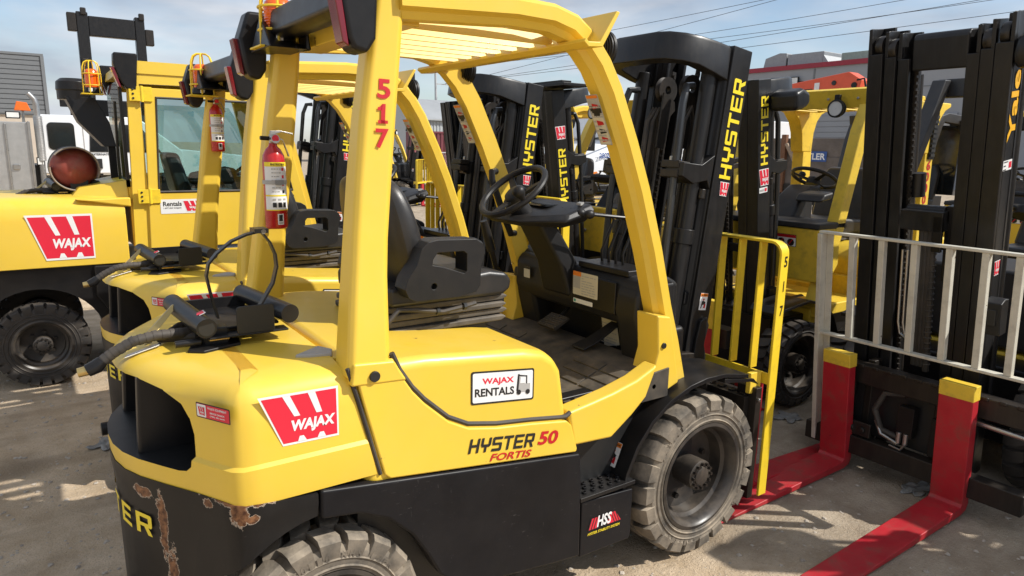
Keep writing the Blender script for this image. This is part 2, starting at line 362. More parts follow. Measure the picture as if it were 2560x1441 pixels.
# ---------------------------------------------------------------- wheels
def wheel(parent, c, Rr, W, rim, side, n=22, rub=RUB, words=None, name='wheel', hubr=.067, hubout=.0):
    """c = tyre centre, side = -1 when the outer face looks to -y"""
    cx, cy, cz = c; h = W/2
    t = MB()
    prof = [(rim, -h*.80), (rim+.022, -h*.97), ((rim+Rr)/2, -h), (Rr-.05, -h*.985), (Rr-.032, -h*.86), (Rr-.028, 0), (Rr-.032, h*.86), (Rr-.05, h*.985), ((rim+Rr)/2, h), (rim+.022, h*.97), (rim, h*.80)]
    t.lathe(prof, c, 'y', rub, 72)
    for r0 in (rim+.03, rim+.055): t.lathe([(r0, side*h*.99), (r0+.004, side*(h+.004)), (r0+.008, side*h*.99)], c, 'y', rub, 64)
    p = 6.28318/n
    for sd in (-1, 1):
        for k in range(n):
            a0 = p*(k+(.5 if sd > 0 else 0)); rings = []
            for tt, sh, wd, rt in ((.02, .20, .30, Rr-.002), (.38, .05, .36, Rr), (.80, -.02, .38, Rr-.002), (1.0, -.02, .385, Rr-.014), (1.035, -.02, .36, Rr-.055)):
                y = cy+sd*h*tt; rb = Rr-.034 if tt < 1 else Rr-.07
                if tt > 1.02: rb, rt = Rr-.075, Rr-.055
                s4 = []
                for th, rr in ((sh-wd, rb), (sh+wd, rb), (sh+wd*.96, rt), (sh-wd*.96, rt)):
                    a = a0+th*p; s4.append((cx+rr*math.cos(a), y if rr > rb or tt < 1 else cy+sd*h*.95, cz+rr*math.sin(a)))
                rings.append(s4)
            t.loft(rings, rub)
    if words:
        rr = (rim+.065+Rr-.07)/2+.012
        for a_start, st in words:
            for i, chx in enumerate(st):
                if chx == ' ': continue
                a = R(a_start)+side*i*.105; er = Vector((math.cos(a), 0, math.sin(a))); et = Vector((-math.sin(a), 0, math.cos(a)))*side
                text(t, chx, Vector((cx, cy+side*(h+.002), cz))+er*(rr-.013), et, er, rub, -.008, 0, .015, .024, off=.0015)
    wo = t.build(name, parent, ang=28)
    r = MB(); s = side
    r.lathe([(rim+.016, s*h*.93), (rim+.020, s*h*.99), (rim+.006, s*h*1.02), (rim-.006, s*h*.92), (rim-.014, s*h*.5), (rim-.028, s*h*.40), (rim-.032, -s*h*.15), (.10, -s*h*.25), (.02, -s*h*.25)], c, 'y', RIM, 56)
    r.lathe([(rim+.010, s*h*.86), (rim+.022, s*h*.98)], c, 'y', RIM, 56)
    r.build('rim', wo, ang=40)
    b = MB()
    ho = s*(h+hubout)
    b.lathe([(hubr*.95, -s*h*.25), (hubr, s*h*.4), (hubr, ho*.86), (hubr*.9, ho*.9), (hubr*.62, ho*.9), (hubr*.6, ho*.97), (hubr*.5, ho), (.001, ho)], c, 'y', RIM, 32)
    for k in range(12):
        a = k*.5236; q = Vector(c)+Vector((math.cos(a)*hubr*.8, ho*.88, math.sin(a)*hubr*.8))
        b.cyl(q, q+Vector((0, s*.016, 0)), .0075, GRSE, 6)
    for k in range(6):
        a = k*1.0472+.3; q = Vector(c)+Vector((math.cos(a)*(rim-.085), -s*h*.25, math.sin(a)*(rim-.085)))
        b.cyl(q, q+Vector((0, s*.022, 0)), .013, GRSE, 6)
    b.build('hub', wo, ang=40)
    return wo
def outline(ins, xf):
    """plan of the counterweight: from the front on -y round the back to the front on +y"""
    h = [(-1.80, -.580), (-1.845, -.578), (-1.872, -.560), (-1.895, -.520), (-1.945, -.430), (-2.005, -.335), (-2.058, -.245), (-2.090, -.170), (-2.108, -.09)]
    P = [(xf, -.580)]+h+[(-2.113, 0)]+[(x, -y) for x, y in h[::-1]]+[(xf, .580)]
    if not ins: return P
    out = []
    for i, (x, y) in enumerate(P):
        a = Vector(P[max(0, i-1)]); b = Vector(P[min(len(P)-1, i+1)]); t = (b-a).normalized(); n = Vector((t.y, -t.x))
        n = -n
        if i in (0, len(P)-1): n = Vector((0, -1 if i == 0 else 1))
        q = Vector((x, y))-n*ins; out.append((q.x, q.y))
    return out
def ybox(mb, x0, x1, y, z0, z1, m): # both sides
    for s in (-1, 1): mb.bx(x0, x1, min(s*y[0], s*y[1]), max(s*y[0], s*y[1]), z0, z1, m)
TILT = Matrix.Translation((.055, 0, 0)) @ Matrix.Rotation(R(7.5), 4, 'Y') @ Matrix.Translation((-.055, 0, 0))
def make_mast(t, tilt=TILT, top=2.205, words=True):
    mt = MB()
    for s in (-1, 1):
        y = lambda a, b: (min(s*a, s*b), max(s*a, s*b))
        for a, b, x0, x1 in ((.238, .270, .120, .250), (.185, .238, .120, .142), (.185, .238, .228, .250)): mt.bx(x0, x1, *y(a, b), .12, top, MAST)
        for a, b, x0, x1 in ((.150, .178, .112, .242), (.105, .150, .112, .130), (.105, .150, .224, .242)): mt.bx(x0, x1, *y(a, b), .16, top+.004, MAST)
    m = mt.build('mast', t, bev=.005, M=tilt)
    c = MB()
    out = [(.245, -.262), (.02, -.268), (-.08, -.262), (-.16, -.235), (-.215, -.185), (-.235, -.12), (-.235, .12), (-.215, .185), (-.16, .235), (-.08, .262), (.02, .268), (.118, .262)]
    inn = [(.118, -.20), (.0, -.205), (-.08, -.195), (-.13, -.17), (-.155, -.12), (-.16, -.08), (-.16, .08), (-.155, .12), (-.13, .17), (-.08, .195), (.0, .205), (.118, .20)]
    out[0] = (.118, -.262); q = out+inn[::-1]; n = len(out)
    rings = [[(x, y, top-.125-.03*max(0, min(1, (x+.1)/.2))) for x, y in q], [(x*.98, y*.985, top-.02) for x, y in q], [(x*.95, y*.96, top-.004) for x, y in q]]
    vs = [p for r_ in rings for p in r_]; N_ = len(q); fs = []
    for k in range(2):
        for a_ in range(N_): fs.append((k*N_+a_, k*N_+(a_+1) % N_, (k+1)*N_+(a_+1) % N_, (k+1)*N_+a_))
    for k in (0, 2):
        for a_ in range(n-1): fs.append((k*N_+a_, k*N_+a_+1, k*N_+N_-2-a_, k*N_+N_-1-a_))
    c.add(vs, fs, MAST); c.build('crosshead', m, bev=.006, ang=40, M=tilt)
    c = MB(); c.bx(.09, .118, -.24, .24, .30, .42, MAST); c.bx(.09, .118, -.24, .24, 1.02, 1.08, MAST); c.build('mast_tie', m, bev=.006, M=tilt)
    c = MB()
    for s in (-1, 1):
        c.cyl((.055, s*.205, .3), (.055, s*.205, 1.36), .040, MAST, 16); c.cyl((.055, s*.205, 1.36), (.055, s*.205, top-.10), .036, MAST, 14); c.cyl((.055, s*.205, 1.30), (.055, s*.205, 1.37), .048, MAST, 16)
        c.prism([(-.08, 1.60), (.0, 1.575), (.09, 1.60), (.115, 1.56), (.118, 1.72), (.09, 1.70), (.04, 1.665), (-.08, 1.66)], 'y', *sorted((s*.16, s*.262)), MAST)
        c.bx(-.085, -.01, min(s*.13, s*.235), max(s*.13, s*.235), 1.592, 1.628, GRSE); c.bx(-.085, -.01, min(s*.13, s*.235), max(s*.13, s*.235), 1.634, 1.668, GRSE)
        c.cyl((.085, s*.245, 1.515), (.085, s*.245, 1.56), .018, GRSE, 8); c.cyl((-.045, s*.15, 1.66), (-.045, s*.15, 1.69), .010, STEEL, 6)
    c.sides('lift_cylinder', m, bev=.004, M=tilt)
    c = MB()
    for s in (-1, 1): c.tube([(-.02, s*.20, .75), (-.06, s*.20, 1.5), (-.07, s*.19, 1.92), (-.05, s*.18, 2.0), (.0, s*.17, 2.01)], .017, STEELB, 10)
    c.sides('hydraulic_pipe', m, M=tilt)
    c = MB()
    for yy in (-.075, .075):
        for k in range(52):
            z = .55+k*.030; c.bx(.12, .132, yy-.011, yy+.011, z, z+.018, GRSE); c.bx(.114, .138, yy-.004, yy+.004, z+.016, z+.034, GRSE)
        c.lathe([(.055, -.014), (.062, -.014), (.045, 0), (.062, .014), (.055, .014), (.02, .014), (.02, -.014), (.055, -.014)], (.09, yy, 2.02), 'y', GRSE, 24)
        c.prism([(.05, 1.74), (.10, 1.74), (.115, 1.90), (.14, 1.93), (.13, 1.97), (.10, 1.98), (.05, 2.0)], 'y', yy-.03, yy-.02, GRSE)
    c.sides('lift_chain', m, M=tilt)
    c = MB()
    for i, yy in enumerate((.085, .105, .125, -.10, -.12)): c.tube([(.05-.01*(i % 3), yy, .5), (.045, yy, 1.2), (.04-.012*(i % 2), yy, 1.86), (.07, yy, 1.93), (.10, yy, 1.86), (.105, yy, 1.0)], .009, RUBC, 6)
    c.sides('hydraulic_hose', m, M=tilt)
    d = MB()
    for s in (-1, 1):
        d.prism([(.165, .62), (.245, .60), (.253, .78), (.225, .84), (.24, .93), (.215, .97), (.175, .95), (.165, .86)], 'y', s*.271, s*.287, MAST)
        d.bx(.06, .15, min(s*.20, s*.30), max(s*.20, s*.30), .70, .80, GRSE); d.cyl((.09, s*.22, .66), (.09, s*.31, .66), .022, STEEL, 12)
        d.cyl((-.30, s*.25, .62), (.09, s*.25, .66), .030, BLK, 14)
    d.sides('tilt_bracket', m, bev=.004, M=tilt)
    if words:
        d = MB()
        wordmark(d, Vector((.233, -.2705, 1.62)), (0, 0, 1), (-1, 0, 0), LYEL, .460, .078, 0, .001, M=tilt)
        d.build('mast_lettering', m, sm=False); d = MB()
        logo(d, Vector((.172, -.2705, 1.545)), Vector((1, 0, 0)), Vector((0, 0, 1)), .060, .058, .12, .12, M=tilt)
        d.build('rental_sticker', m, sm=False); d = MB()
        warn_sticker(d, Vector((.16, -.2705, 1.00)), Vector((1, 0, 0)), Vector((0, 0, 1)), .055, .085, M=tilt)
        d.build('warning_sticker', m, sm=False)
    return m
def make_fork(t, y, x0=.62, x1=1.70, wd=.062, z=.03, h=.60):
    f = MB(); pr = [(x1, z-.028), (x1, z-.018), (x0+.35, z+.012), (x0+.06, z+.018), (x0+.045, z+.03), (x0+.045, z+h), (x0, z+h), (x0, z+.01), (x0+.02, z-.022), (x0+.05, z-.03)]
    f.prism(pr, 'y', y-wd, y+wd, RED)
    o = f.build('fork', t, bev=.006, seg=2); return o
def rack(t, x, hw, z0, z1, zb, m, bars, wd=.058, th=.013, name='load_backrest', M=None):
    b = MB()
    for s in (-1, 1):
        ring = []
        pts = [(s*hw, z0), (s*hw, z1-.06)]+[(s*(hw-.06+.06*math.cos(R(a))), z1-.06+.06*math.sin(R(a))) for a in (20, 45, 70, 90)]+[(0, z1)]
        rings = []
        for i, (yy, zz) in enumerate(pts):
            a = Vector(pts[max(0, i-1)]); c = Vector(pts[min(len(pts)-1, i+1)]); tt = (c-a).normalized(); n = Vector((tt.y, -tt.x))*s
            if i == 0: n = Vector((s, 0))
            if i == len(pts)-1: n = Vector((0, 1))
            q = Vector((yy, zz)); qi = q-n*th
            rings.append([(x, q.x, q.y), (x+wd, q.x, q.y), (x+wd, qi.x, qi.y), (x, qi.x, qi.y)])
        b.loft(rings, m)
    for yy in bars: b.bx(x+.004, x+wd-.004, yy-th/2, yy+th/2, zb+.001, z1-th-.001, m)
    b.bx(x+.006, x+.020, -hw+th+.001, hw-th-.001, zb-.055, zb, m)
    return b.build(name, t, bev=.003, M=M)
def make_steering(t, c, ax, r=.15, name='steering_wheel'):
    """wheel of radius r round axis ax (unit, pointing at the driver)"""
    c = Vector(c); ax = Vector(ax).normalized(); u = Vector((0, 1, 0)); v = ax.cross(u).normalized(); u = v.cross(ax)
    m = MB(); m.tube([c+(u*math.cos(a*.19635)+v*math.sin(a*.19635))*r for a in range(32)], .0145, PLA, 10, closed=True)
    o = m.build(name, t)
    m = MB()
    for a in (90, 215, 325):
        d = u*math.cos(R(a))+v*math.sin(R(a)); s = ax.cross(d)
        m.loft([[c-ax*.02+d*.03+s*.020, c-ax*.02+d*.03-s*.020, c-ax*.035+d*.03-s*.02, c-ax*.035+d*.03+s*.02], [c+d*(r-.004)+s*.012, c+d*(r-.004)-s*.012, c-ax*.012+d*(r-.004)-s*.012, c-ax*.012+d*(r-.004)+s*.012]], PLA)
    m.build('spoke', o, bev=.004)
    m = MB(); m.tube([c-ax*.06, c-ax*.02, c-ax*.005, c+ax*.004], [.05, .052, .046, .03], PLA, 24); m.build('hub_cap', o, ang=50)
    m = MB(); k = c+(u*math.cos(R(160))+v*math.sin(R(160)))*(r-.004)
    m.tube([k, k+ax*.02, k+ax*.035, k+ax*.055, k+ax*.07, k+ax*.075], [.012, .013, .022, .028, .020, .004], PLA, 16); m.build('spinner_knob', o, ang=60)
    return o
def beacon(t, c, k=1.0, name='beacon'):
    c = Vector(c); m = MB()
    m.lathe([(.001, 0), (.062*k, 0), (.066*k, .006), (.060*k, .034), (.052*k, .04)], c, 'z', BLK, 28)
    m.bx(c.x-.09*k, c.x+.075*k, c.y-.07*k, c.y+.07*k, c.z-.010, c.z-.003, YELB)
    m.bx(c.x-.03, c.x-.005, c.y-.064*k, c.y-.060*k, c.z+.008, c.z+.034, WHT)
    o = m.build(name, t, bev=.002)
    m = MB(); pr = [(.050*k, .04), (.052*k, .05)]
    for i in range(9): pr += [(.0525*k, .055+.010*i), (.0500*k, .060+.010*i)]
    pr += [(.047*k, .155), (.034*k, .168), (.001, .171)]
    m.lathe(pr, c, 'z', AMB, 32); m.build('lens', o, ang=50)
    m = MB(); rr = .072*k
    for i in range(6):
        a = i*1.0472+.2; d = Vector((math.cos(a), math.sin(a), 0))
        m.tube([c+d*rr, c+d*rr*.98+Vector((0, 0, .12)), c+d*rr*.90+Vector((0, 0, .18)), c+d*rr*.72+Vector((0, 0, .212)), c+d*rr*.42+Vector((0, 0, .225)), c+Vector((0, 0, .228))], .0048*k, YELB, 6)
    for z, f in ((.055, 1), (.135, .98)): m.tube([c+Vector((math.cos(a*.2618)*rr*f, math.sin(a*.2618)*rr*f, z)) for a in range(24)], .0048*k, YELB, 6, closed=True)
    m.build('lamp_cage', o)
    return o
def work_light(t, c, s=1, fx=1, name='work_light'):
    """round ribbed lamp under the guard front, looking along fx*x"""
    m = MB(); c = Vector(c)
    m.lathe([(.001, -.05*fx), (.03, -.048*fx), (.045, -.02*fx), (.058, -.012*fx), (.058, .0), (.062, .002*fx), (.062, .014*fx), (.050, .016*fx)], c, 'x', PLA, 28)
    for k in range(5): m.lathe([(.032+.005*k, (-.044+.008*k)*fx), (.050+.003*k, (-.043+.008*k)*fx), (.050+.003*k, (-.040+.008*k)*fx), (.032+.005*k, (-.039+.008*k)*fx)], c, 'x', PLA, 28)
    m.bx(c.x-.02, c.x+.008, c.y-.018, c.y+.018, c.z+.055, c.z+.095, PLA)
    o = m.build(name, t, bev=.002)
    l = MB(); l.lathe([(.001, .012*fx), (.051, .012*fx), (.052, .008*fx)], c, 'x', LENS, 28)
    l.build('lamp_lens', o); return o
def extinguisher(label, loc, k=1, wall=1, rz=0, group=None):
    t = thing('fire_extinguisher', label, 'fire extinguisher', loc, rz, group, org=False)
    m = MB(); m.lathe([(.001, 0), (.048, 0), (.054, .008), (.054, .30), (.050, .335), (.036, .362), (.022, .375), (.018, .39), (.001, .39)], (0, 0, 0), 'z', REDB, 32); m.build('bottle', t, ang=60)
    m = MB(); m.cyl((0, 0, .388), (0, 0, .43), .017, STEEL, 14); m.cyl((0, -.012, .405), (0, -.038, .41), .022, STEEL, 18); m.cyl((0, -.037, .41), (0, -.040, .41), .017, SRED, 18)
    m.loft([[(-.01, -.008, .425), (-.01, .008, .425), (-.01, .008, .445), (-.01, -.008, .445)], [(.045, -.009, .44), (.045, .009, .44), (.045, .009, .446), (.045, -.009, .446)], [(.10, -.009, .43), (.10, .009, .43), (.10, .009, .435), (.10, -.009, .435)]], STEEL)
    m.loft([[(.005, -.008, .42), (.005, .008, .42), (.005, .008, .426), (.005, -.008, .426)], [(.05, -.008, .40), (.05, .008, .40), (.05, .008, .406), (.05, -.008, .406)], [(.075, -.008, .33), (.075, .008, .33), (.08, .008, .33), (.08, -.008, .33)]], STEEL)
    m.cyl((-.015, 0, .41), (-.06, 0, .412), .010, BLK, 10)
    m.build('valve', t, bev=.001)
    m = MB()
    m.lathe([(.0546, .085), (.0546, .305)], (0, 0, 0), 'z', WHT, 24, a0=R(-165), a1=R(-15))
    m.lathe([(.0550, .285), (.0550, .305)], (0, 0, 0), 'z', LYEL, 24, a0=R(-165), a1=R(-15))
    m.lathe([(.0550, .150), (.0550, .157)], (0, 0, 0), 'z', LYEL, 24, a0=R(-165), a1=R(-15)); m.lathe([(.0550, .085), (.0550, .09)], (0, 0, 0), 'z', LYEL, 24, a0=R(-165), a1=R(-15))
    def arc(x, z, w_, h_, mm, off=.0556):
        a = -math.pi/2+x/.055; b = a+w_/.055; m.lathe([(off, z), (off, z+h_)], (0, 0, 0), 'z', mm, 4, a0=a, a1=b)
    rr = random.Random(3)
    for i in range(7):
        z = .272-i*.017; x = -.034
        while x < .004: l = rr.uniform(.006, .014); arc(x, z, l, .0045, SGRY); x += l+.003
        if i % 2 == 0: arc(.016, z-.006, .012, .014, SRED if i < 5 else SBLK)
    for i in range(3): arc(-.034+i*.026, .10, .018, .022, SBLK); arc(-.034+i*.026, .132, .016, .008, SGRY)
    arc(-.014, .02, .030, .05, WHT); arc(-.008, .036, .018, .03, SBLK, .0562); arc(-.010, .024, .022, .008, SGRY, .0562)
    for i, chx in enumerate('INSTRUCTIONS'):
        a = -math.pi/2+(-.036+i*.0062)/.055; e = Vector((math.cos(a), math.sin(a), 0)); text(m, chx, e*.0556, (-math.sin(a), math.cos(a), 0), (0, 0, 1), SBLK, 0, .2905, .0052, .0095)
    m.build('instruction_label', t, sm=True)
    m = MB(); m.lathe([(.056, .205), (.0572, .205), (.0572, .223), (.056, .223)], (0, 0, 0), 'z', SGRY, 40); m.bx(-.018, .02, -.066, -.056, .203, .225, STEEL); m.build('strap', t)
    m = MB(); m.bx(-.02, .02, .054, .066, -.01, .34, BLK); m.build('bracket', t)
    return t
STRAP = [[(-1.79, -.1, 1.17), (-1.807, -.1, 1.255), (-1.815, -.1, 1.307), (-1.806, -.1, 1.345), (-1.78, -.1, 1.375), (-1.735, -.1, 1.41), (-1.69, -.1, 1.428), (-1.645, -.1, 1.437)], [(-1.645, -.1, 1.437), (-1.618, -.1, 1.40), (-1.603, -.1, 1.36), (-1.600, -.1, 1.32), (-1.615, -.1, 1.265), (-1.64, -.1, 1.225), (-1.67, -.1, 1.18)]]
def make_truck(label, loc=(0, 0, 0), group='rental forklifts'):
    t = thing('forklift', label, 'forklift', loc, 0, group)
    # --- counterweight
    m = MB(); xf = lambda z: -1.541+(1.115-z)*.243-.016
    rings = []
    for z, ins in ((.752, .004), (.80, 0), (.858, 0), (.868, .009), (.98, .012), (1.035, .020), (1.062, .034), (1.080, .055), (1.090, .085), (1.097, .14)):
        rings.append([(x, y, z+(.018 if z > .87 else 0)*max(0, -1.62-x)*0) for x, y in outline(ins, xf(z))])
    m.loft(rings, YEL)
    cutter = MB(); hq = [(.385, .818), (.41, .823), (.425, .838), (.430, .87), (.428, .93), (.415, .975), (.385, 1.01), (.32, 1.038), (.22, 1.052)]; cutter.prism([(-y, z) for y, z in hq]+[(y, z) for y, z in hq[::-1]], 'x', -2.4, -1.74, SBLK)
    cw = m.build('counterweight', t, cut=[cutter], ang=32)
    d = MB()
    for yy in (-.19, .19): d.prism([(-2.055, .79), (-1.78, .79), (-1.78, 1.05), (-2.04, 1.05)], 'y', yy-.022, yy+.022, BLK)
    d.sides('radiator_duct', cw, bev=.01)
    m = MB(); xf = lambda z: -1.650
    m.loft([[(x, y, z+(.022*max(0, min(1, (-1.65-x)/.24)) if z > .7 else 0)) for x, y in outline(i, -1.650)] for z, i in ((.13, .05), (.20, .012), (.66, .008), (.70, .004), (.712, .0), (.742, .0))], BUMP)
    cutter = MB(); cutter.cyl((-1.60, -.8, .30), (-1.60, .8, .30), .375, BLK, 48)
    c2 = MB(); c2.prism([(-1.2, .1), (-1.2, .30), (-1.95, .30), (-1.98, .1)], 'y', -.8, .8, BLK)
    bp = m.build('bumper', t, cut=[cutter, c2], ang=32)
    m = MB(); OL = [Vector((x, y)) for x, y in outline(.006, -1.65)]
    def onrear(yy):
        for a_, b_ in zip(OL[:-1], OL[1:]):
            if a_.x < -1.9 and b_.x < -1.86 and min(a_.y, b_.y) <= yy <= max(a_.y, b_.y): f_ = (yy-a_.y)/(b_.y-a_.y); return a_+(b_-a_)*f_, (a_-b_).normalized()
    for i in range(6):
        y_ = .262-i*.092; p_, t_ = onrear(y_); u_ = Vector((t_.x, t_.y, 0)); q_ = onrear(max(-.43, y_-.068))[0]; u_ = Vector((q_.x-p_.x, q_.y-p_.y, 0)); w_ = u_.length; u_.normalize()
        wordmark(m, Vector((p_.x, p_.y, .575))-u_*(i*w_*6*.16666/.86), u_, (0, 0, 1), LYEL, w_*6/.86, .066, off=.0035, only=(i,))
    m.build('rear_lettering', bp, sm=False)
    m = MB(); m.cyl((-2.09, 0, .26), (-2.16, 0, .26), .035, BLK, 14); m.build('tow_pin', bp, bev=.004)
    d = MB()
    logo(d, (-1.790, -.5695, .912), (1, 0, -.02), (0, 0, 1), .205, .135, .26, 0, off=.0018)
    d.flat(rrect(.125, .042, .004), (-1.9285, -.4725, 1.0), (.487, -.873, 0), (0, 0, 1), SBLK, .004); d.flat(rrect(.119, .036, .003, 3, .003, .003), (-1.9285, -.4725, 1.0), (.487, -.873, 0), (0, 0, 1), SRED, .0046)
    d.flat(rrect(.034, .034, .003, 3, .004, .004), (-1.9285, -.4725, 1.0), (.487, -.873, 0), (0, 0, 1), WHT, .0052); logo(d, Vector((-1.9285, -.4725, 1.0))+Vector((.487, -.873, 0))*.009+Vector((0, 0, .009)), (.487, -.873, 0), (0, 0, 1), .024, .022, .2, 0, .0052)
    text(d, 'WAJAX EQUIPMENT', Vector((-1.9285, -.4725, 1.0)), (.487, -.873, 0), (0, 0, 1), WHT, .044, .027, .07, .008, off=.0054)
    for i in range(2): text(d, ('SERVICE CANADA', '(780) 483-6641')[i], Vector((-1.9285, -.4725, 1.0)), (.487, -.873, 0), (0, 0, 1), WHT, .052, .017-.009*i, .054, .005, off=.0054)
    d.build('counterweight_sticker', cw, sm=False)
    m = MB(); m.prism([(-1.645, -.405), (-1.60, -.375), (-1.555, -.345), (-1.53, -.40), (-1.545, -.44), (-1.61, -.425)], 'z', 1.092, 1.106, SGRY)
    m.prism([(-1.66, -.41), (-1.60, -.365), (-1.53, -.33), (-1.515, -.40), (-1.53, -.455), (-1.62, -.44)], 'z', 1.07, 1.093, YEL); m.build('filler_cover', cw, bev=.004)
    # --- frame
    fr = [(-1.536, 1.104), (-1.44, 1.098), (-1.413, 1.105), (-1.389, 1.050), (-1.350, .990), (-1.310, .944), (-1.226, .867), (-1.153, .828), (-1.044, .805), (-.9, .787), (-.745, .763), (-.722, .74), (-.692, .645), (-.695, .630), (-1.429, .727), (-1.447, .745), (-1.51, .99)]
    m = MB()
    for s in (-1, 1): m.prism(fr, 'y', s*.515, s*.582, YEL)
    fo = m.sides('frame', t, bev=.007)
    m = MB()
    for s in (-1, 1): m.tube([(x, s*.569, z+.012) for x, z in fr[2:11]]+[(-.722, s*.569, .785)], .009, RUBC, 6)
    for s in (-1, 1): m.tube([(-1.549, s*.568, 1.092), (-1.519, s*.571, .99), (-1.458, s*.574, .748)], .0065, RUBC, 6)  # black strip standing in for the shade in the counterweight gap, not a seal
    m.sides('hood_seal_and_gap_shade', fo)
    d = MB(); sl = Vector((1, 0, -.145)).normalized()
    O = (-1.158, -.5825, .740); wordmark(d, O, sl, (0, 0, 1), SBLK, .270, .050, shear=.22, off=.0015)
    text(d, '50', O, sl, (0, 0, 1), NRED, .285, .003, .092, .050, bold=.03, shear=.22, off=.0015)
    text(d, 'FORTIS', O, sl, (0, 0, 1), NRED, .085, -.035, .175, .026, bold=.02, shear=.3, off=.0015)
    d.build('model_lettering', fo, sm=False)
    # --- hood
    m = MB(); hp = [(-1.50, .70), (-.735, .70), (-.734, .775), (-.765, .95), (-.800, 1.005), (-.850, 1.035), (-.93, 1.050), (-1.30, 1.088), (-1.53, 1.094)]
    m.prism(hp, 'y', -.572, .572, YEL); ho = m.build('hood', t, bev=.035, seg=5, ang=25)
    d = MB(); O = (-1.142, -.5725, .900); u = Vector((1, 0, -.115)).normalized(); v = (0, 0, 1)
    d.flat(rrect(.252, .112, .008), O, u, v, SBLK, .0012); d.flat(rrect(.240, .100, .006, 4, .006, .006), O, u, v, WHT, .0018)
    text(d, 'WAJAX', O, u, v, SRED, .042, .062, .125, .026, bold=.03, off=.0024); text(d, 'RENTALS', O, u, v, SBLK, .014, .026, .155, .028, bold=.03, off=.0024)
    for q in ([(.18, .03), (.235, .03), (.235, .06), (.21, .06), (.205, .09), (.185, .09)], ): d.flat(q, O, u, v, SGRY, .0024)
    for q in ([(.186, .036), (.19, .095), (.184, .095), (.178, .036)], [(.19, .092), (.222, .088), (.222, .084), (.19, .088)], [(.218, .06), (.222, .06), (.222, .088), (.218, .088)]): d.flat(q, O, u, v, SBLK, .003)
    d.flat([(.192, .062), (.214, .062), (.213, .084), (.194, .084)], O, u, v, WHT, .0032)
    for cx in (.188, .225): d.flat([(cx+.009*math.cos(a*.5236), .031+.009*math.sin(a*.5236)) for a in range(12)], O, u, v, SBLK, .0036)
    d.build('rental_sticker', ho, sm=False)
    # --- black side skirt, step
    m = MB(); sk = [(-1.645, .752), (-.678, .622), (-.668, .50), (-.662, .20), (-.80, .215), (-1.0, .24), (-1.12, .25), (-1.20, .285), (-1.262, .345), (-1.305, .43), (-1.36, .52), (-1.44, .60), (-1.53, .645), (-1.645, .662)]
    for s in (-1, 1): m.prism(sk, 'y', s*.50, s*.587, BLKS)
    sko = m.sides('side_skirt', t, bev=.010, seg=3)
    m = MB()
    m.bx(-1.50, .05, -.49, .49, .26, .70, SBLK)
    m.bx(-1.72, -1.30, -.42, .42, .16, .36, SBLK)
    m.build('chassis', t)
    m = MB()
    for s in (-1, 1):
        y0, y1 = sorted((s*.582, s*.565)); m.prism([(-.660, .19), (-.40, .185), (-.394, .21), (-.394, .40), (-.660, .42)], 'y', y0, y1, BLKS)
        m.prism([(-.66, .19), (-.41, .19), (-.41, .40), (-.66, .41)], 'y', *sorted((s*.56, s*.45)), BLK)
        m.prism([(-.700, .43), (-.40, .43), (-.40, .79), (-.700, .79)], 'y', *sorted((s*.455, s*.40)), BLK)
    st = m.sides('step', t, bev=.006)
    m = MB()
    for s in (-1, 1):
        m.bx(-.672, -.392, min(s*.59, s*.455), max(s*.59, s*.455), .424, .440, BLK)
        for i in range(6):
            for j in range(4):
                x = -.650+i*.043+(j % 2)*.018; y = s*(.475+j*.029)
                m.lathe([(.011, 0), (.010, .007), (.006, .008), (.005, .001)], (x, y, .4405), 'z', BLK, 8)
    m.sides('tread_plate', st, bev=.0015)
    d = MB(); O = (-.625, -.5825, .262); u = (1, 0, -.03); v = (0, 0, 1)
    d.flat([(0, .03), (.045, .03), (.06, .075), (.015, .075)], O, u, v, SRED, .0012); d.flat([(.10, .03), (.17, .03), (.14, .075), (.115, .075)], O, u, v, SRED, .0012); 
    for i in range(3): d.flat([(.0+i*.014, .03), (.005+i*.014, .03), (.02+i*.014, .075), (.015+i*.014, .075)], O, u, v, SBLK, .0016); d.flat([(.135+i*.012, .03), (.139+i*.012, .03), (.118+i*.012, .075), (.114+i*.012, .075)], O, u, v, SBLK, .0016)
    text(d, 'HSS', O, u, v, WHT, .045, .032, .075, .048, bold=.03, shear=.2, off=.002); text(d, 'HYSTER STABILITY SYSTEM', O, u, v, LYEL, .0, .008, .165, .011, bold=.02, shear=.2, off=.0016)
    d.build('stability_sticker', st, sm=False)
    # --- yellow floor side, floor mat
    m = MB(); fl = [(-.735, .790), (-.706, .655), (-.520, .642), (-.415, .712), (-.345, .770), (-.290, .895), (-.40, .850), (-.52, .822), (-.62, .806)]
    for s in (-1, 1): m.prism(fl, 'y', s*.50, s*.578, YEL)
    m.sides('floor_sill', t, bev=.012, seg=3)
    m = MB(); m.prism([(-.80, .770), (-.62, .772), (-.52, .785), (-.36, .845), (-.20, .86), (-.20, .74), (-.80, .74)], 'y', -.555, .555, MATF)
    for s in (-1, 1):
        for x, z in ((-.72, .772), (-.665, .773), (-.61, .774)): m.bx(x, x+.035, min(s*.12, s*.52), max(s*.12, s*.52), z-.004, z+.006, MATF)
        for k in range(3):
            for j in range(2):
                x0 = -.515+k*.055; z0 = .788+(x0+.515)*.375
                m.prism([(x0, z0-.004), (x0+.045, z0+.013), (x0+.045, z0+.021), (x0, z0+.004)], 'y', *sorted((s*(.20+j*.17), s*(.36+j*.17))), MATF)
    m.build('floor_mat', t, bev=.002)
    # --- fender
    m = MB()
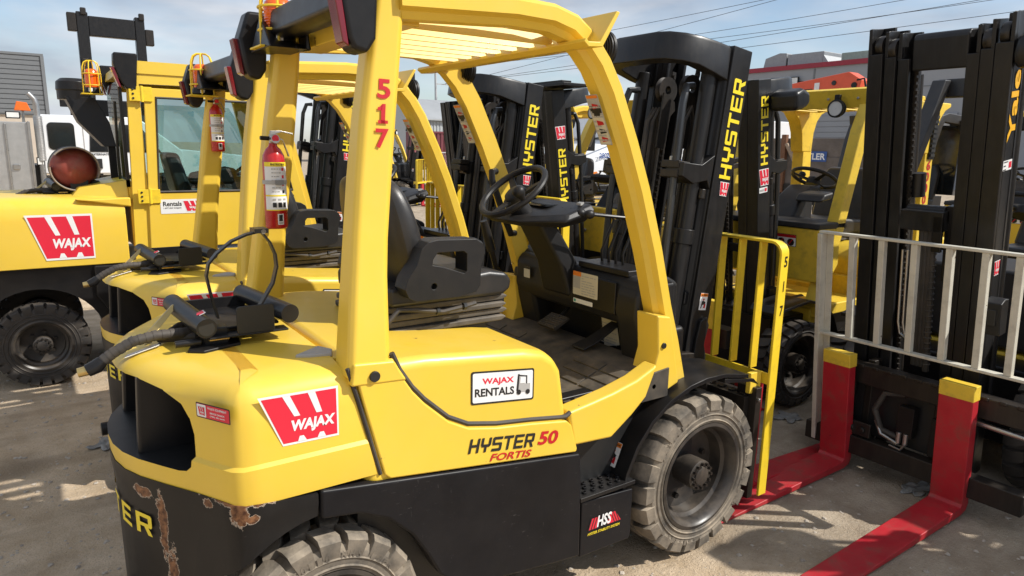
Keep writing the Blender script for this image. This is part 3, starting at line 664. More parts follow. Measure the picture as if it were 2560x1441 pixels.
    for s in (-1, 1):
        prof = []; 
        for a in (176, 165, 150, 135, 120, 105, 92): prof.append((.425*math.cos(R(a))+.0, .352+.425*math.sin(R(a))))
        prof = prof+[(.10, .775), (.26, .745)]
        rings = []
        for i, (x, z) in enumerate(prof):
            k = min(1, i/5); b = .60-.03*(1-k); e = .018
            d = Vector((x, z-.352)).normalized(); xo, zo = (x+d.x*e, z+d.y*e) if i < 7 else (x, z+e)
            rings.append([(x, s*b, z), (x, s*.33, z), (xo, s*.33, zo), (xo, s*b, zo)])
        m.loft(rings, BLK)
        m.prism([(-.41, .43), (-.395, .55), (-.35, .66), (-.27, .745), (-.30, .80), (-.36, .77), (-.41, .71), (-.51, .63), (-.69, .645), (-.69, .43)], 'y', *sorted((s*.47, s*.44)), BLK)
        m.prism([(.10, .77), (.30, .735), (.34, .70), (.31, .72), (.10, .75)], 'y', *sorted((s*.60, s*.30)), BLK)
    fd = m.sides('fender', t, bev=.006)
    d = MB(); a = R(158); er = Vector((math.cos(a), 0, math.sin(a))); et = Vector((math.sin(a), 0, -math.cos(a)))
    warn_sticker(d, Vector((0, -.455, .352))+er*.446-et*.055, (0, -1, 0), et, .062, .105); d.build('fender_sticker', fd, sm=False)
    # --- overhead guard: rear posts, rails with front legs, crossbar, slats
    m = MB()
    for s in (-1, 1):
        rings = []
        for z, x0, x1, yo, yi in ((1.06, -1.552, -1.418, .582, .46), (1.138, -1.544, -1.413, .576, .455), (1.23, -1.532, -1.408, .561, .445), (1.34, -1.518, -1.402, .545, .435), (1.45, -1.504, -1.391, .530, .425), (1.617, -1.484, -1.370, .515, .415), (1.785, -1.462, -1.350, .506, .410), (1.97, -1.432, -1.329, .500, .408), (2.13, -1.410, -1.314, .500, .408)):
            c = .016
            rings.append([(x0, s*(yo-c), z), (x0+c, s*yo, z), (x1-c, s*yo, z), (x1, s*(yo-c), z), (x1, s*(yi+c), z), (x1-c, s*yi, z), (x0+c, s*yi, z), (x0, s*(yi+c), z)])
        m.loft(rings, YEL)
    g = m.sides('overhead_guard', t, bev=.008, ang=20)
    m = MB()
    for s in (-1, 1): m.prism([(-1.545, 1.04), (-1.37, 1.03), (-1.395, 1.07), (-1.41, 1.098), (-1.536, 1.107)], 'y', s*.500, s*.586, YEL)
    m.sides('post_foot', g, bev=.008)
    m = MB()
    pts = [(-1.34, 2.105), (-.95, 2.128), (-.80, 2.125), (-.715, 2.105), (-.645, 2.060), (-.585, 2.00), (-.525, 1.91), (-.435, 1.73), (-.36, 1.56), (-.275, 1.33), (-.20, 1.09), (-.145, .94), (-.085, .755)]
    for s in (-1, 1):
        rings = []; hw = .042
        for i, (x, z) in enumerate(pts):
            a = Vector(pts[max(0, i-1)]); b = Vector(pts[min(len(pts)-1, i+1)]); tt = (b-a).normalized(); n = Vector((-tt.y, tt.x))
            if i == len(pts)-1: n = Vector((1, 0))
            q = Vector((x, z)); o = q+n*hw; k = q-n*hw
            yo, yi = .520, .432; mid = q-n*.012
            rings.append([(o.x, s*(yo-.014), o.y), (q.x+n.x*.028, s*yo, q.y+n.y*.028), (mid.x, s*yo, mid.y), (k.x+n.x*.02, s*(yo-.022), k.y+n.y*.02), (k.x, s*(yo-.034), k.y), (k.x, s*yi, k.y), (o.x, s*yi, o.y)])
        m.loft(rings, YEL)
    m.sides('guard_rail', g, ang=30)
    m = MB()
    for s in (-1, 1):
        m.prism([(-.278, 1.082), (-.203, 1.068), (-.131, .783), (-.275, .733), (-.329, .763), (-.285, .85), (-.262, .93)], 'y', *sorted((s*.548, s*.43)), YEL)
        b_ = MB(); b_.cyl((-.236, s*.53, .955), (-.236, s*.555, .955), .012, SBLK, 14); b_.cyl((-.282, s*.53, .795), (-.282, s*.555, .795), .012, SBLK, 14)
        b_.cyl((-1.475, s*.57, 1.062), (-1.475, s*.594, 1.062), .016, SBLK, 16); b_.build('bolt', g, bev=.002)
    m.sides('leg_foot', g, bev=.008)
    m = MB(); m.prism([(-.735, 2.05), (-.715, 2.035), (-.655, 2.04), (-.585, 2.155), (-.600, 2.158), (-.668, 2.055), (-.715, 2.052), (-.728, 2.062)], 'y', -.585, .585, YEL)
    for yy in (-.5, -.3, -.1, .1, .3, .5): m.cyl((-.640, yy, 2.09), (-.630, yy, 2.088), .008, SBLK, 8)
    for s in (-1, 1): m.prism([(-.80, s*.43), (-.67, s*.43), (-.67, s*.36)], 'z', 2.112, 2.118, YEL)
    m.build('guard_crossbar', g, bev=.004)
    m = MB(); m.bx(-1.335, -1.235, -.42, .42, 2.06, 2.14, YEL); m.build('rear_crossmember', g, bev=.004)
    for k in range(7):
        m = MB(); y = -.365+k*.108
        m.prism([(y+.010, 2.112), (y+.020, 2.112), (y-.008, 2.060), (y-.018, 2.060)], 'x', -1.24, -.70, YEL); m.build('guard_slat', g, bev=.002)
    d = MB(); rr = random.Random(5)
    for s in (-1, 1):
        # decal strip on the rear facet of each front leg
        p0 = Vector((-.583, s*.466, 1.905)); p1 = Vector((-.498, s*.466, 1.735)); v = (p0-p1).normalized(); n = Vector((v.z, 0, -v.x))*-1
        O = p1+n*.0; u = Vector((0, -1, 0)); O = Vector((p1.x, s*.466+.032, p1.z))+n*.012; hh = (p0-p1).length
        d.flat(rrect(.064, hh, .003), O, u, v, SGRY, .002); d.flat([(.004, hh*.93), (.06, hh*.93), (.06, hh*.985), (.004, hh*.985)], O, u, v, SORG, .003); d.flat([(.004, hh*.64), (.06, hh*.64), (.06, hh*.78), (.004, hh*.78)], O, u, v, SBLK, .0026); d.flat([(.004, hh*.02), (.06, hh*.02), (.06, hh*.60), (.004, hh*.60)], O, u, v, CREAM, .0026)
        for k in range(5):
            z = hh*(.06+.165*k); d.flat([(.012+rr.random()*.01, z), (.035+rr.random()*.02, z+.004), (.05, z+hh*.08), (.02, z+hh*.11)], O, u, v, SBLK if k % 2 else NRED, .003)
        mini_lines(d, O, u, v, .064, hh, SGRY, 9, off=.0032, seed=k)
    d.sides('guard_sticker', g, sm=False)
    h = MB(); h.tube([(-.415, .405, 1.60), (-.45, .385, 1.60), (-.455, .375, 1.56), (-.37, .375, 1.36), (-.335, .385, 1.30), (-.30, .405, 1.30)], .016, PLA, 10); h.build('grab_handle', g)
    # --- tail lights and rear cover
    for s in (-1, 1):
        m = MB(); prof = [(-1.515, 1.985), (-1.500, 1.958), (-1.462, 1.950), (-1.436, 1.99), (-1.422, 2.20), (-1.50, 2.20), (-1.535, 2.10)]
        m.prism(prof, 'y', *sorted((s*.565, s*.475)), BLK); o = m.build('tail_light', t, bev=.014, seg=3)
        m = MB(); m.prism([(-1.530, 1.975), (-1.512, 1.965), (-1.530, 2.10), (-1.552, 2.10)], 'y', *sorted((s*.560, s*.505)), DRED); m.build('lamp_lens', o, bev=.004)
    m = MB(); m.prism([(-1.47, 2.10), (-1.44, 2.085), (-1.37, 2.09), (-1.35, 2.16), (-1.37, 2.19), (-1.46, 2.185)], 'y', -.475, .475, BLK); m.build('rear_cover', g, bev=.012, seg=3)
    # --- beacon on its bracket
    m = MB(); m.loft([[(-1.49, .33, 2.155), (-1.49, .36, 2.155), (-1.40, .36, 2.10), (-1.40, .33, 2.10)], [(-1.50, .20, 2.045), (-1.50, .46, 2.045), (-1.36, .46, 2.045), (-1.36, .20, 2.045)]], BLK)
    m.bx(-1.37, -1.36, .20, .29, 2.045, 2.12, BLK)
    m.build('beacon_bracket', g, bev=.01)
    beacon(t, (-1.425, .335, 2.060), 1.0)
    for s in (-1, 1): work_light(g, (-.545, s*.46, 2.055), fx=1)
    # --- cowl, column, wheel, levers, pedals
    m = MB()
    m.prism([(-.245, .99), (-.270, 1.05), (-.262, 1.165), (-.235, 1.20), (-.10, 1.205), (-.03, 1.17), (-.02, .80), (-.10, .80), (-.12, .97), (-.18, .985)], 'y', -.428, .44, PLA)
    m.prism([(-.262, .99), (-.282, 1.06), (-.272, 1.14), (-.24, 1.185), (-.05, 1.18), (-.05, .80), (-.22, .80)], 'y', -.432, -.30, PLA)
    m.prism([(-.25, .99), (-.265, 1.10), (-.22, 1.20), (-.13, 1.255), (-.05, 1.22), (-.05, .80), (-.20, .80)], 'y', .30, .47, PLA)
    m.bx(-.10, -.02, -.47, .44, .74, .99, BLK)
    co = m.build('cowl', t, bev=.022, seg=4, ang=25)
    m = MB(); m.bx(-.245, -.10, -.34, -.02, 1.195, 1.222, BLK); m.bx(-.275, -.262, -.30, -.015, 1.03, 1.17, BLK); m.build('lever_tray', co, bev=.006)
    d = MB(); O = (-.277, .072, 1.035); u = (0, -1, 0); v = Vector((-.02, 0, 1)).normalized()
    O = Vector((-.2765, -.03, 1.075))
    d.flat(rrect(.165, .105, .004), O, u, v, CREAM, .001); d.flat([(0, .085), (.055, .085), (.055, .105), (0, .105)], O, u, v, SORG, .0016); d.flat([(0, .03), (.05, .03), (.05, .083), (0, .083)], O, u, v, SGRY, .0016); mini_lines(d, O, u, v, .165, .105, SGRY, 8, off=.002, x0=.36)
    O = Vector((-.2765, -.035, 1.038)); d.flat(rrect(.13, .02, .003), O, u, v, WHT, .001); d.flat([(.004, .004), (.018, .004), (.018, .016), (.004, .016)], O, u, v, GREENS, .0016)
    O = Vector((-.2765, .345, 1.09)); d.flat(rrect(.05, .055, .003), O, u, v, CREAM, .004); d.flat([(0, .043), (.05, .043), (.05, .055), (0, .055)], O, u, v, SBLK, .0046)
    O = Vector((-.124, -.06, .83)); d.flat([(0, .14), (.10, .14), (.13, .02), (.03, -.01)], O, u, v, CREAM, .002); mini_lines(d, O, u, v, .12, .12, SGRY, 8, off=.003)
    d.build('cowl_sticker', co, sm=False)
    m = MB(); q = lambda x, z, hw, th, y=.10: [(x-th, y-hw, z), (x+th, y-hw, z), (x+th, y+hw, z), (x-th, y+hw, z)]
    m.loft([q(-.215, 1.05, .105, .06), q(-.27, 1.20, .092, .055), q(-.40, 1.395, .085, .05)], PLA)
    cl = m.build('steering_column', t, bev=.02, seg=3)
    m = MB(); m.loft([[(-.54, .02, 1.385), (-.54, .24, 1.385), (-.30, .24, 1.405), (-.30, -.12, 1.405), (-.42, -.12, 1.385)], [(-.565, .0, 1.405), (-.565, .26, 1.405), (-.27, .26, 1.46), (-.27, -.155, 1.455), (-.43, -.155, 1.415)], [(-.53, .03, 1.425), (-.53, .24, 1.425), (-.28, .24, 1.485), (-.28, -.135, 1.485), (-.41, -.135, 1.445)]], PLA)
    m.cyl((-.46, .10, 1.42), (-.535, .10, 1.50), .045, PLA, 20)
    m.build('display_head', cl, bev=.010, seg=3)
    m = MB()
    for i in range(5): m.bx(-.335+.012*i, -.329+.012*i, -.128+.010*i, -.10+.010*i, 1.478, 1.4875, SGRY)
    m.bx(-.40, -.31, .03, .18, 1.463, 1.4705, DGLASS); m.build('display', cl)
    make_steering(t, (-.535, .085, 1.53), (-.62, 0, .78), .155)
    for i in range(4):
        y = -.075-.045*i; m = MB()
        m.tube([(-.16, y-.01, 1.215), (-.165, y-.01, 1.27), (-.10, y-.01, 1.40), (-.105, y-.005, 1.415), (-.14, y+.01, 1.425), (-.325, y+.045-.01*i, 1.445)], .0065, BLK, 8)
        o = m.build('control_lever', t); m = MB(); c = Vector((-.34, y+.047-.01*i, 1.447)); m.tube([c+Vector((.02, 0, 0)), c+Vector((.012, 0, 0)), c, c-Vector((.016, 0, -.002)), c-Vector((.022, 0, -.002))], [.010, .017, .020, .015, .004], PLA, 14); m.build('lever_knob', o, ang=60)
    m = MB(); m.tube([(-.30, .475, 1.05), (-.36, .475, 1.12), (-.42, .47, 1.30)], .013, BLK, 8); m.tube([(-.39, .472, 1.21), (-.42, .47, 1.30), (-.44, .469, 1.36)], [.021, .022, .018], PLA, 12); m.build('parking_brake', t)
    m = MB(); m.prism([(-.31, .895), (-.22, .935), (-.21, .925), (-.30, .880)], 'y', .06, .19, RUBC); m.tube([(-.24, .12, .915), (-.16, .12, .98), (-.10, .12, 1.05)], .009, BLK, 8)
    for i in range(7): m.bx(-.305+i*.0125, -.300+i*.0125, .065, .185, .896+i*.0056, .904+i*.0056, RUBC)
    m.build('brake_pedal', t, bev=.003)
    m = MB(); m.loft([[(-.34, -.19, .855), (-.335, -.10, .855), (-.335, -.10, .863), (-.34, -.19, .863)], [(-.26, -.20, .885), (-.255, -.12, .885), (-.255, -.12, .893), (-.26, -.20, .893)], [(-.16, -.225, .955), (-.16, -.165, .955), (-.16, -.165, .963), (-.16, -.225, .963)]], PLA); m.build('accelerator_pedal', t, bev=.003)
    # --- seat
    m = MB(); m.prism([(-1.27, 1.165), (-.80, 1.165), (-.765, 1.185), (-.76, 1.22), (-.785, 1.25), (-.86, 1.262), (-1.20, 1.235), (-1.27, 1.235)], 'y', -.245, .245, VIN); se = m.build('seat', t, bev=.022, seg=4, ang=20)
    m = MB(); rings = []
    for x, z, hw, th in ((-1.13, 1.17, .20, .05), (-1.165, 1.24, .235, .07), (-1.20, 1.36, .255, .08), (-1.225, 1.47, .25, .075), (-1.245, 1.56, .225, .06), (-1.26, 1.61, .17, .04)):
        P = []
        for y, f in ((-1, 0), (-1, .7), (-.86, 1.0), (-.68, 1.0), (-.55, .45), (0, .35), (.55, .45), (.68, 1.0), (.86, 1.0), (1, .7), (1, 0), (.8, -.7), (0, -.9), (-.8, -.7)): P.append((x+f*th, y*hw, z+f*th*.12))
        rings.append(P)
    m.loft(rings, VIN); m.build('seat_back', se, sub=2)
    for s in (-1, 1):
        m = MB(); y0, y1 = sorted((s*.228, s*.312))
        A = [(-1.242, 1.24), (-1.228, 1.209), (-1.20, 1.195), (-1.034, 1.194), (-.963, 1.205), (-.945, 1.228), (-.942, 1.299), (-.926, 1.345), (-.936, 1.378), (-.965, 1.396), (-1.116, 1.402), (-1.153, 1.396), (-1.178, 1.375), (-1.197, 1.319), (-1.230, 1.276)]
        m.prism(A, 'y', y0, y1, PLA)
        cu = MB(); cu.prism([(-1.138, 1.316), (-1.135, 1.335), (-1.118, 1.357), (-1.015, 1.356), (-1.002, 1.346), (-1.002, 1.284), (-1.012, 1.277), (-1.096, 1.307)], 'y', y0-.1, y1+.1, PLA)
        c3 = MB(); c3.cyl((-1.132, y0-.1, 1.242), (-1.132, y1+.1 if s > 0 else y0+.03, 1.242), .011, SBLK, 14)
        m.build('armrest', se, bev=.028, seg=6, ang=25, cut=[cu, c3])
    m = MB(); m.loft([[(-.99, .26, 1.20), (-.95, .26, 1.20), (-.95, .31, 1.20), (-.99, .31, 1.20)], [(-1.0, .25, 1.25), (-.94, .25, 1.25), (-.94, .32, 1.25), (-1.0, .32, 1.25)], [(-.98, .27, 1.30), (-.96, .27, 1.30), (-.96, .30, 1.30), (-.98, .30, 1.30)]], PLA); m.build('seat_belt_buckle', se, bev=.01)
    m = MB()
    for k in range(4):
        z = 1.062+k*.026; i = .012*(k % 2)
        m.prism([(-1.30+.01*k, z), (-.80+i-.02*k*0, z+.001), (-.775+i, z+.013), (-.79+i, z+.022), (-1.30+.01*k, z+.022)], 'y', -.235+i, .235-i, BELL)
    m.bx(-1.25, -.85, -.21, .21, 1.03, 1.17, SBLK); m.build('seat_suspension', se, bev=.006)
    m = MB(); m.tube([(-1.31, -.27, 1.10), (-1.25, -.275, 1.165), (-1.18, -.275, 1.158), (-1.08, -.275, 1.14), (-.97, -.27, 1.15), (-.94, -.27, 1.155)], .009, RUBC, 8)
    for x in (-1.10, -.99): m.lathe([(.008, -.006), (.013, -.006), (.013, .006), (.008, .006)], (x, -.275, 1.145 if x < -1.05 else 1.149), 'x', SBLK, 10)
    m.build('seat_cable', se)
    # --- gas bottle bracket on the counterweight
    zc = 1.10; m = MB()
    m.prism([(-1.90, -.20), (-1.86, -.23), (-1.745, -.19), (-1.735, -.13), (-1.82, -.085), (-1.87, -.11)], 'z', zc-.008, zc+.006, BLK); m.bx(-1.845, -1.775, -.17, -.12, zc, zc+.055, BLK)
    br = m.build('bottle_bracket', t, bev=.004)
    m = MB()
    m.tube([(-1.885, .12, 1.185), (-1.845, -.215, 1.168)], .030, BLK, 20); m.tube([(-1.8452, -.212, 1.168), (-1.8448, -.2156, 1.168)], .0235, SBLK, 20)
    m.tube([(-1.655, .16, 1.188), (-1.592, -.200, 1.180)], .030, BLK, 20)
    m.cyl((-1.93, -.19, 1.125), (-1.86, -.19, 1.125), .011, BLK, 12)
    m.flat([(0, 0), (.025, 0), (.025, .04), (0, .04)], (-1.857, -.17, 1.186), (1, 0, .4), (0, 1, 0), WHT, .012)
    m.flat([(0, .0), (.02, .0), (.02, .03), (0, .03)], (-1.855, -.165, 1.187), (1, 0, .4), (0, 1, 0), SRED, .014)
    m.build('cradle_tube', br)
    m = MB(); m.bx(-1.845, -1.615, -.15, .14, 1.140, 1.149, BLK); m.bx(-1.87, -1.65, .135, .143, 1.14, 1.185, BLK)
    m.prism([(-1.757+p[0], 1.134+p[1]) for p in rrect(.114, .088, .010, 3)], 'y', -.205, -.199, SBLK)
    m.bx(-1.84, -1.60, -.205, -.15, 1.128, 1.135, BLK)
    for x, y in ((-1.80, .02), (-1.74, .06), (-1.70, -.02)): m.cyl((x, y, 1.14), (x, y, 1.146), .02, SBLK, 12)
    m.bx(-1.835, -1.775, -.185, -.125, 1.118, 1.130, BRASS); m.build('cradle_plate', br, bev=.003)
    m = MB()
    for pts in STRAP:
        rg = []
        for k, p in enumerate(pts):
            a_ = Vector(pts[max(0, k-1)]); b_ = Vector(pts[min(len(pts)-1, k+1)]); tt = (b_-a_).normalized(); n_ = Vector((-tt.z, 0, tt.x)).normalized()*.003; e_ = Vector((0, .014, 0)); p = Vector(p); rg.append([p+n_+e_, p+n_-e_, p-n_-e_, p-n_+e_])
        m.loft(rg, BLK)
    m.cyl((-1.64, -.12, 1.437), (-1.64, -.06, 1.437), .008, STEEL, 10); m.bx(-1.668, -1.625, -.12, -.06, 1.432, 1.446, BLK)
    m.build('bottle_strap', br)
    m = MB(); P = [(-1.68, .10, 1.13), (-1.74, .0, 1.128), (-1.82, -.06, 1.128), (-1.90, -.085, 1.132), (-1.97, -.095, 1.136), (-2.03, -.10, 1.128), (-2.08, -.10, 1.103), (-2.118, -.10, 1.078)]
    m.tube(P, .0155, RUBC, 12); m.tube([(-1.66, -.0, 1.125), (-1.76, -.06, 1.118), (-1.86, -.09, 1.118), (-1.95, -.06, 1.115), (-1.88, .05, 1.12), (-1.75, .08, 1.125)], .014, RUBC, 10)
    for a, b in zip(P[:-1], P[1:]):
        a = Vector(a); b = Vector(b)
        for k in range(3): q = a+(b-a)*(k/3); dd = (b-a).normalized()*.006; m.tube([q-dd, q+dd], .0168, RUBC, 12)
    m.build('gas_hose', br)
    m = MB(); m.tube([(-2.112, -.10, 1.082), (-2.128, -.102, 1.068), (-2.152, -.10, 1.058)], [.017, .021, .019], BLK, 14); m.tube([(-2.150, -.10, 1.059), (-2.176, -.098, 1.055)], [.015, .014], BRASS, 12); m.build('gas_coupling', br)
    m = MB(); m.loft([[(-1.90, .02, 1.20), (-1.90, .03, 1.20), (-1.88, .03, 1.20), (-1.88, .02, 1.20)], [(-1.985, -.05, 1.135), (-1.985, -.03, 1.135), (-1.955, -.03, 1.14), (-1.955, -.05, 1.14)], [(-2.0, -.085, 1.105), (-2.0, -.07, 1.105), (-1.98, -.07, 1.11), (-1.98, -.085, 1.11)]], BRASS)
    m.loft([[(-2.06, -.13, 1.085), (-2.05, -.10, 1.085), (-2.05, -.10, 1.09), (-2.06, -.13, 1.09)], [(-1.96, -.10, 1.103), (-1.95, -.07, 1.103), (-1.95, -.07, 1.108), (-1.96, -.10, 1.108)]], STEEL)
    m.build('bottle_latch', br, bev=.002)
    # --- mast, carriage, rack, forks, wheels
    make_mast(t)
    m = MB(); m.bx(.43, .53, -.47, .47, .10, .22, GRSE); m.bx(.43, .53, -.47, .47, .46, .58, GRSE); m.bx(.30, .45, -.25, -.22, .10, .62, GRSE); m.bx(.30, .45, .22, .25, .10, .62, GRSE)
    for s in (-1, 1): m.bx(.46, .50, min(s*.40, s*.51), max(s*.40, s*.51), .07, .63, GRSE); m.cyl((.47, s*.512, .575), (.47, s*.525, .575), .010, STEEL, 6)
    for k in range(14): m.bx(.45, .49, -.45+k*.065, -.42+k*.065, .58, .588, GRSE)
    m.bx(.44, .52, -.485, -.46, .60, .70, YELD); m.build('carriage', t, bev=.003)
    rack(t, .528, .525, .07, 1.318, .690, YELB, (-.405, -.29, -.175, 0, .175, .29, .405))
    for s in (-1, 1): make_fork(t, s*.335, wd=.07)
    for s in (-1, 1):
        wheel(t, (0, s*.5, .352), .352, .205, .218, s, 22, words=[(150, '28x9-15 NHS'), (20, '28x9-15 NHS'), (265, '8.15-15')] if s < 0 else None)
        wheel(t, (-1.62, s*.49, .293), .293, .172, .165, s, 20, words=[(128, '6.50-10 NHS 12PR')] if s < 0 else None, hubr=.06)
    return t
# ---------------------------------------------------------------- ground
def ground_mat():
    m = bpy.data.materials.new('yard_ground'); m.use_nodes = True; N, L = m.node_tree.nodes, m.node_tree.links
    b = N['Principled BSDF']; b.inputs['Roughness'].default_value = .92; b.inputs['Specular IOR Level'].default_value = .2
    t = N.new('ShaderNodeTexCoord'); src = t.outputs['Object']
    def noise(sc, det, rg=.6, s=None):
        n = N.new('ShaderNodeTexNoise'); n.inputs['Scale'].default_value = sc; n.inputs['Detail'].default_value = det; n.inputs['Roughness'].default_value = rg; L.new(s or src, n.inputs[0]); return n.outputs[0]
    def ramp(v, a, c, x=0, y=1):
        r = N.new('ShaderNodeMapRange'); r.inputs['From Min'].default_value = a; r.inputs['From Max'].default_value = c; r.inputs['To Min'].default_value = x; r.inputs['To Max'].default_value = y; L.new(v, r.inputs[0]); return r.outputs[0]
    def mix(f, a, c, mode='MIX'):
        x = N.new('ShaderNodeMixRGB'); x.blend_type = mode
        for i, z in ((0, f), (1, a), (2, c)):
            if hasattr(z, 'links'): L.new(z, x.inputs[i])
            elif i == 0: x.inputs[0].default_value = z
            else: x.inputs[i].default_value = (*z, 1)
        return x.outputs[0]
    def m_(op, a, c):
        x = N.new('ShaderNodeMath'); x.operation = op
        for i, z in ((0, a), (1, c)):
            if hasattr(z, 'links'): L.new(z, x.inputs[i])
            else: x.inputs[i].default_value = z
        return x.outputs[0]
    sx = N.new('ShaderNodeSeparateXYZ'); L.new(src, sx.inputs[0])
    big = noise(.8, 6); mid = noise(5, 8); fine = noise(55, 6, .7); grit = noise(170, 3, .6)
    dirt = mix(ramp(mid, .3, .7), (.44, .325, .205), (.66, .52, .365))
    tar = mix(ramp(mid, .32, .68), (.32, .255, .185), (.50, .415, .31))
    f = ramp(m_('ADD', m_('MULTIPLY', sx.outputs[0], .9), m_('MULTIPLY', big, 1.6)), .75, 1.35)
    c = mix(f, dirt, tar)
    c = mix(m_('MULTIPLY', ramp(fine, .35, .7), .55), c, (.10, .08, .06), 'MULTIPLY') if False else mix(ramp(fine, .55, .72, 0, .5), c, (.60, .53, .44))
    c = mix(ramp(grit, .60, .70, 0, .5), c, (.16, .125, .09))
    c = mix(ramp(noise(2.2, 7, .65), .56, .72, 0, .45), c, (.20, .16, .12))
    v = N.new('ShaderNodeTexVoronoi'); v.inputs['Scale'].default_value = 42; L.new(src, v.inputs[0])
    st = ramp(v.outputs['Distance'], .10, .16, 1, 0); pick = ramp(v.outputs['Color'], .72, .76); st = m_('MULTIPLY', st, pick)
    c = mix(m_('MULTIPLY', st, .75), c, (.62, .57, .49))
    v2 = N.new('ShaderNodeTexVoronoi'); v2.inputs['Scale'].default_value = 120; L.new(src, v2.inputs[0]); s2 = m_('MULTIPLY', ramp(v2.outputs['Distance'], .16, .30, 1, 0), ramp(v2.outputs['Color'], .62, .66)); c = mix(m_('MULTIPLY', s2, .5), c, (.20, .15, .11))
    q = N.new('ShaderNodeMapping'); q.inputs['Scale'].default_value = (.5, 5, 1); q.inputs['Rotation'].default_value = (0, 0, .35); L.new(src, q.inputs[0])
    c = mix(ramp(noise(1.0, 5, .55, q.outputs[0]), .50, .62, 0, .28), c, (.24, .18, .115))
    c = mix(ramp(noise(.9, 3, .5), .62, .70, 0, .5), c, (.13, .10, .07))
    L.new(c, b.inputs['Base Color'])
    h = m_('ADD', m_('ADD', m_('MULTIPLY', mid, 1.0), m_('MULTIPLY', fine, .5)), m_('ADD', m_('MULTIPLY', st, .5), m_('MULTIPLY', grit, .15)))
    bn = N.new('ShaderNodeBump'); bn.inputs['Strength'].default_value = .8; bn.inputs['Distance'].default_value = .030; L.new(h, bn.inputs['Height']); L.new(bn.outputs[0], b.inputs['Normal'])
    return m
GND = ground_mat()
g = MB(); g.add([(-900, -900, 0), (900, -900, 0), (900, 900, 0), (-900, 900, 0)], [(0, 1, 2, 3)], GND); structure(g.build('ground', sm=False))
STN = mat('stone', (.44, .38, .31), .9, var=.35, vs=25, bump=.4)
m = MB(); rr = random.Random(11)
def pebble(m, x, y, r):
    P = []; k = 6
    for (h, f) in ((0, .8), (.45, 1), (.85, .55)):
        a0 = rr.random(); P.append([Vector((x+math.cos(a0+i*1.047)*r*f*rr.uniform(.75, 1.2), y+math.sin(a0+i*1.047)*r*f*rr.uniform(.75, 1.2), h*r*rr.uniform(.6, .9)-.002)) for i in range(k)])
    m.loft(P, STN)
for i in range(2600):
    k = rr.random()
    if k < .5: x, y = rr.uniform(-3.3, -1.9), rr.uniform(-.2, 4.2)
    elif k < .72: x, y = rr.uniform(-1.3, 2.4), rr.uniform(-1.7, -.3)
    else: x, y = rr.uniform(-3, 3), rr.uniform(-1.6, 8)
    pebble(m, x, y, rr.choice((.003, .004, .004, .005, .006, .007, .009, .013)))
stuff(m.build('gravel', sm=False))
RAG = mat('grey_rag', (.30, .29, .27), .9, var=.3, vs=20)
def rag(label, x, y, w, d, seed, rz):
    q = random.Random(seed); n = 21; vs = []
    for i in range(n):
        for j in range(n):
            u, v = i/(n-1)-.5, j/(n-1)-.5; rad = 1+.25*math.sin(5*math.atan2(v, u)+seed)
            a = u*w*rad; b = v*d*rad; vs.append((x+a*math.cos(rz)-b*math.sin(rz), y+a*math.sin(rz)+b*math.cos(rz), .004+.012*(.5+.5*math.sin(17*u+seed+3*v))*(.5+.5*math.sin(13*v-seed+5*u))+abs(q.gauss(0, .003))))
    m = MB(); m.add(vs, [(i*n+j, (i+1)*n+j, (i+1)*n+j+1, i*n+j+1) for i in range(n-1) for j in range(n-1)], RAG)
    o = m.build('rag', ang=180); s = o.modifiers.new('t', 'SOLIDIFY'); s.thickness = .004; tag(o, label, 'rag', 'crumpled rags on the ground')
rag('crumpled grey rag on the ground beside the yellow rack numbered 517', 1.72, .10, .17, .13, 3, .4)
rag('flattened grey rag at the foot of the bare red fork in front', 1.42, -.86, .20, .10, 5, -.2)
rag('pale crumpled rag in the dirt behind the second yellow forklift', -2.02, 1.98, .16, .11, 8, .9)
# ---------------------------------------------------------------- the row that faces away
t1 = make_truck('closest yellow forklift, 517 in red on its rear post, chipped black bumper')
d = MB()
for i, ch in enumerate('517'):
    z_ = 1.842-i*.068; O = (-1.452-.006*i, -.5055-.004*i, z_); u = (1, 0, -.02); v = Vector((.055, .06, 1))
    if ch == '1':
        for p_ in ([(.052, 0), (.064, 0), (.066, .054), (.056, .054), (.052, .050)], [(.042, .036), (.054, .036), (.057, .054), (.050, .046), (.042, .044)], [(.043, 0), (.073, 0), (.073, .009), (.043, .009)]): d.flat(p_, O, u, v, NRED, .0018)
    else: text(d, ch, O, u, v, NRED, .038, 0, .040, .054, bold=.028, off=.0018)
d.build('unit_number', t1, sm=False)
d = MB()
for i, ch in enumerate('517'): text(d, ch, (.544, -.5255, 1.20-i*.115), (1, 0, .0), (0, 0, 1), SBLK, .008+(.008 if ch == '1' else 0), 0, .022 if ch != '1' else .006, .05, bold=.02, off=.001)
d.build('rack_number', t1, sm=False)
t2 = copy_tree(t1, skip=('unit_number', 'rack_number', 'bottle_strap', 'beacon')); t2.location = (.1, 1.7, -.045); beacon(t2, (-1.457, .37, 2.02), .95); t2.rotation_euler.z = .019
t2['label'] = 'second yellow forklift, open cab, between number 517 and the glazed cab forklift'
e1 = extinguisher('red fire extinguisher strapped to the far rear post of forklift 517, above the black hoop', (-1.462, .360, 1.389), rz=.10, group='fire extinguishers on rear posts')
e2 = extinguisher('smaller looking red fire extinguisher on the second forklift, beside the glazed cab door', (-1.300, 2.065, 1.655), rz=.15, group='fire extinguishers on rear posts'); e1.scale = (.78, .78, .83); e2.scale = (.70, .70, .70)
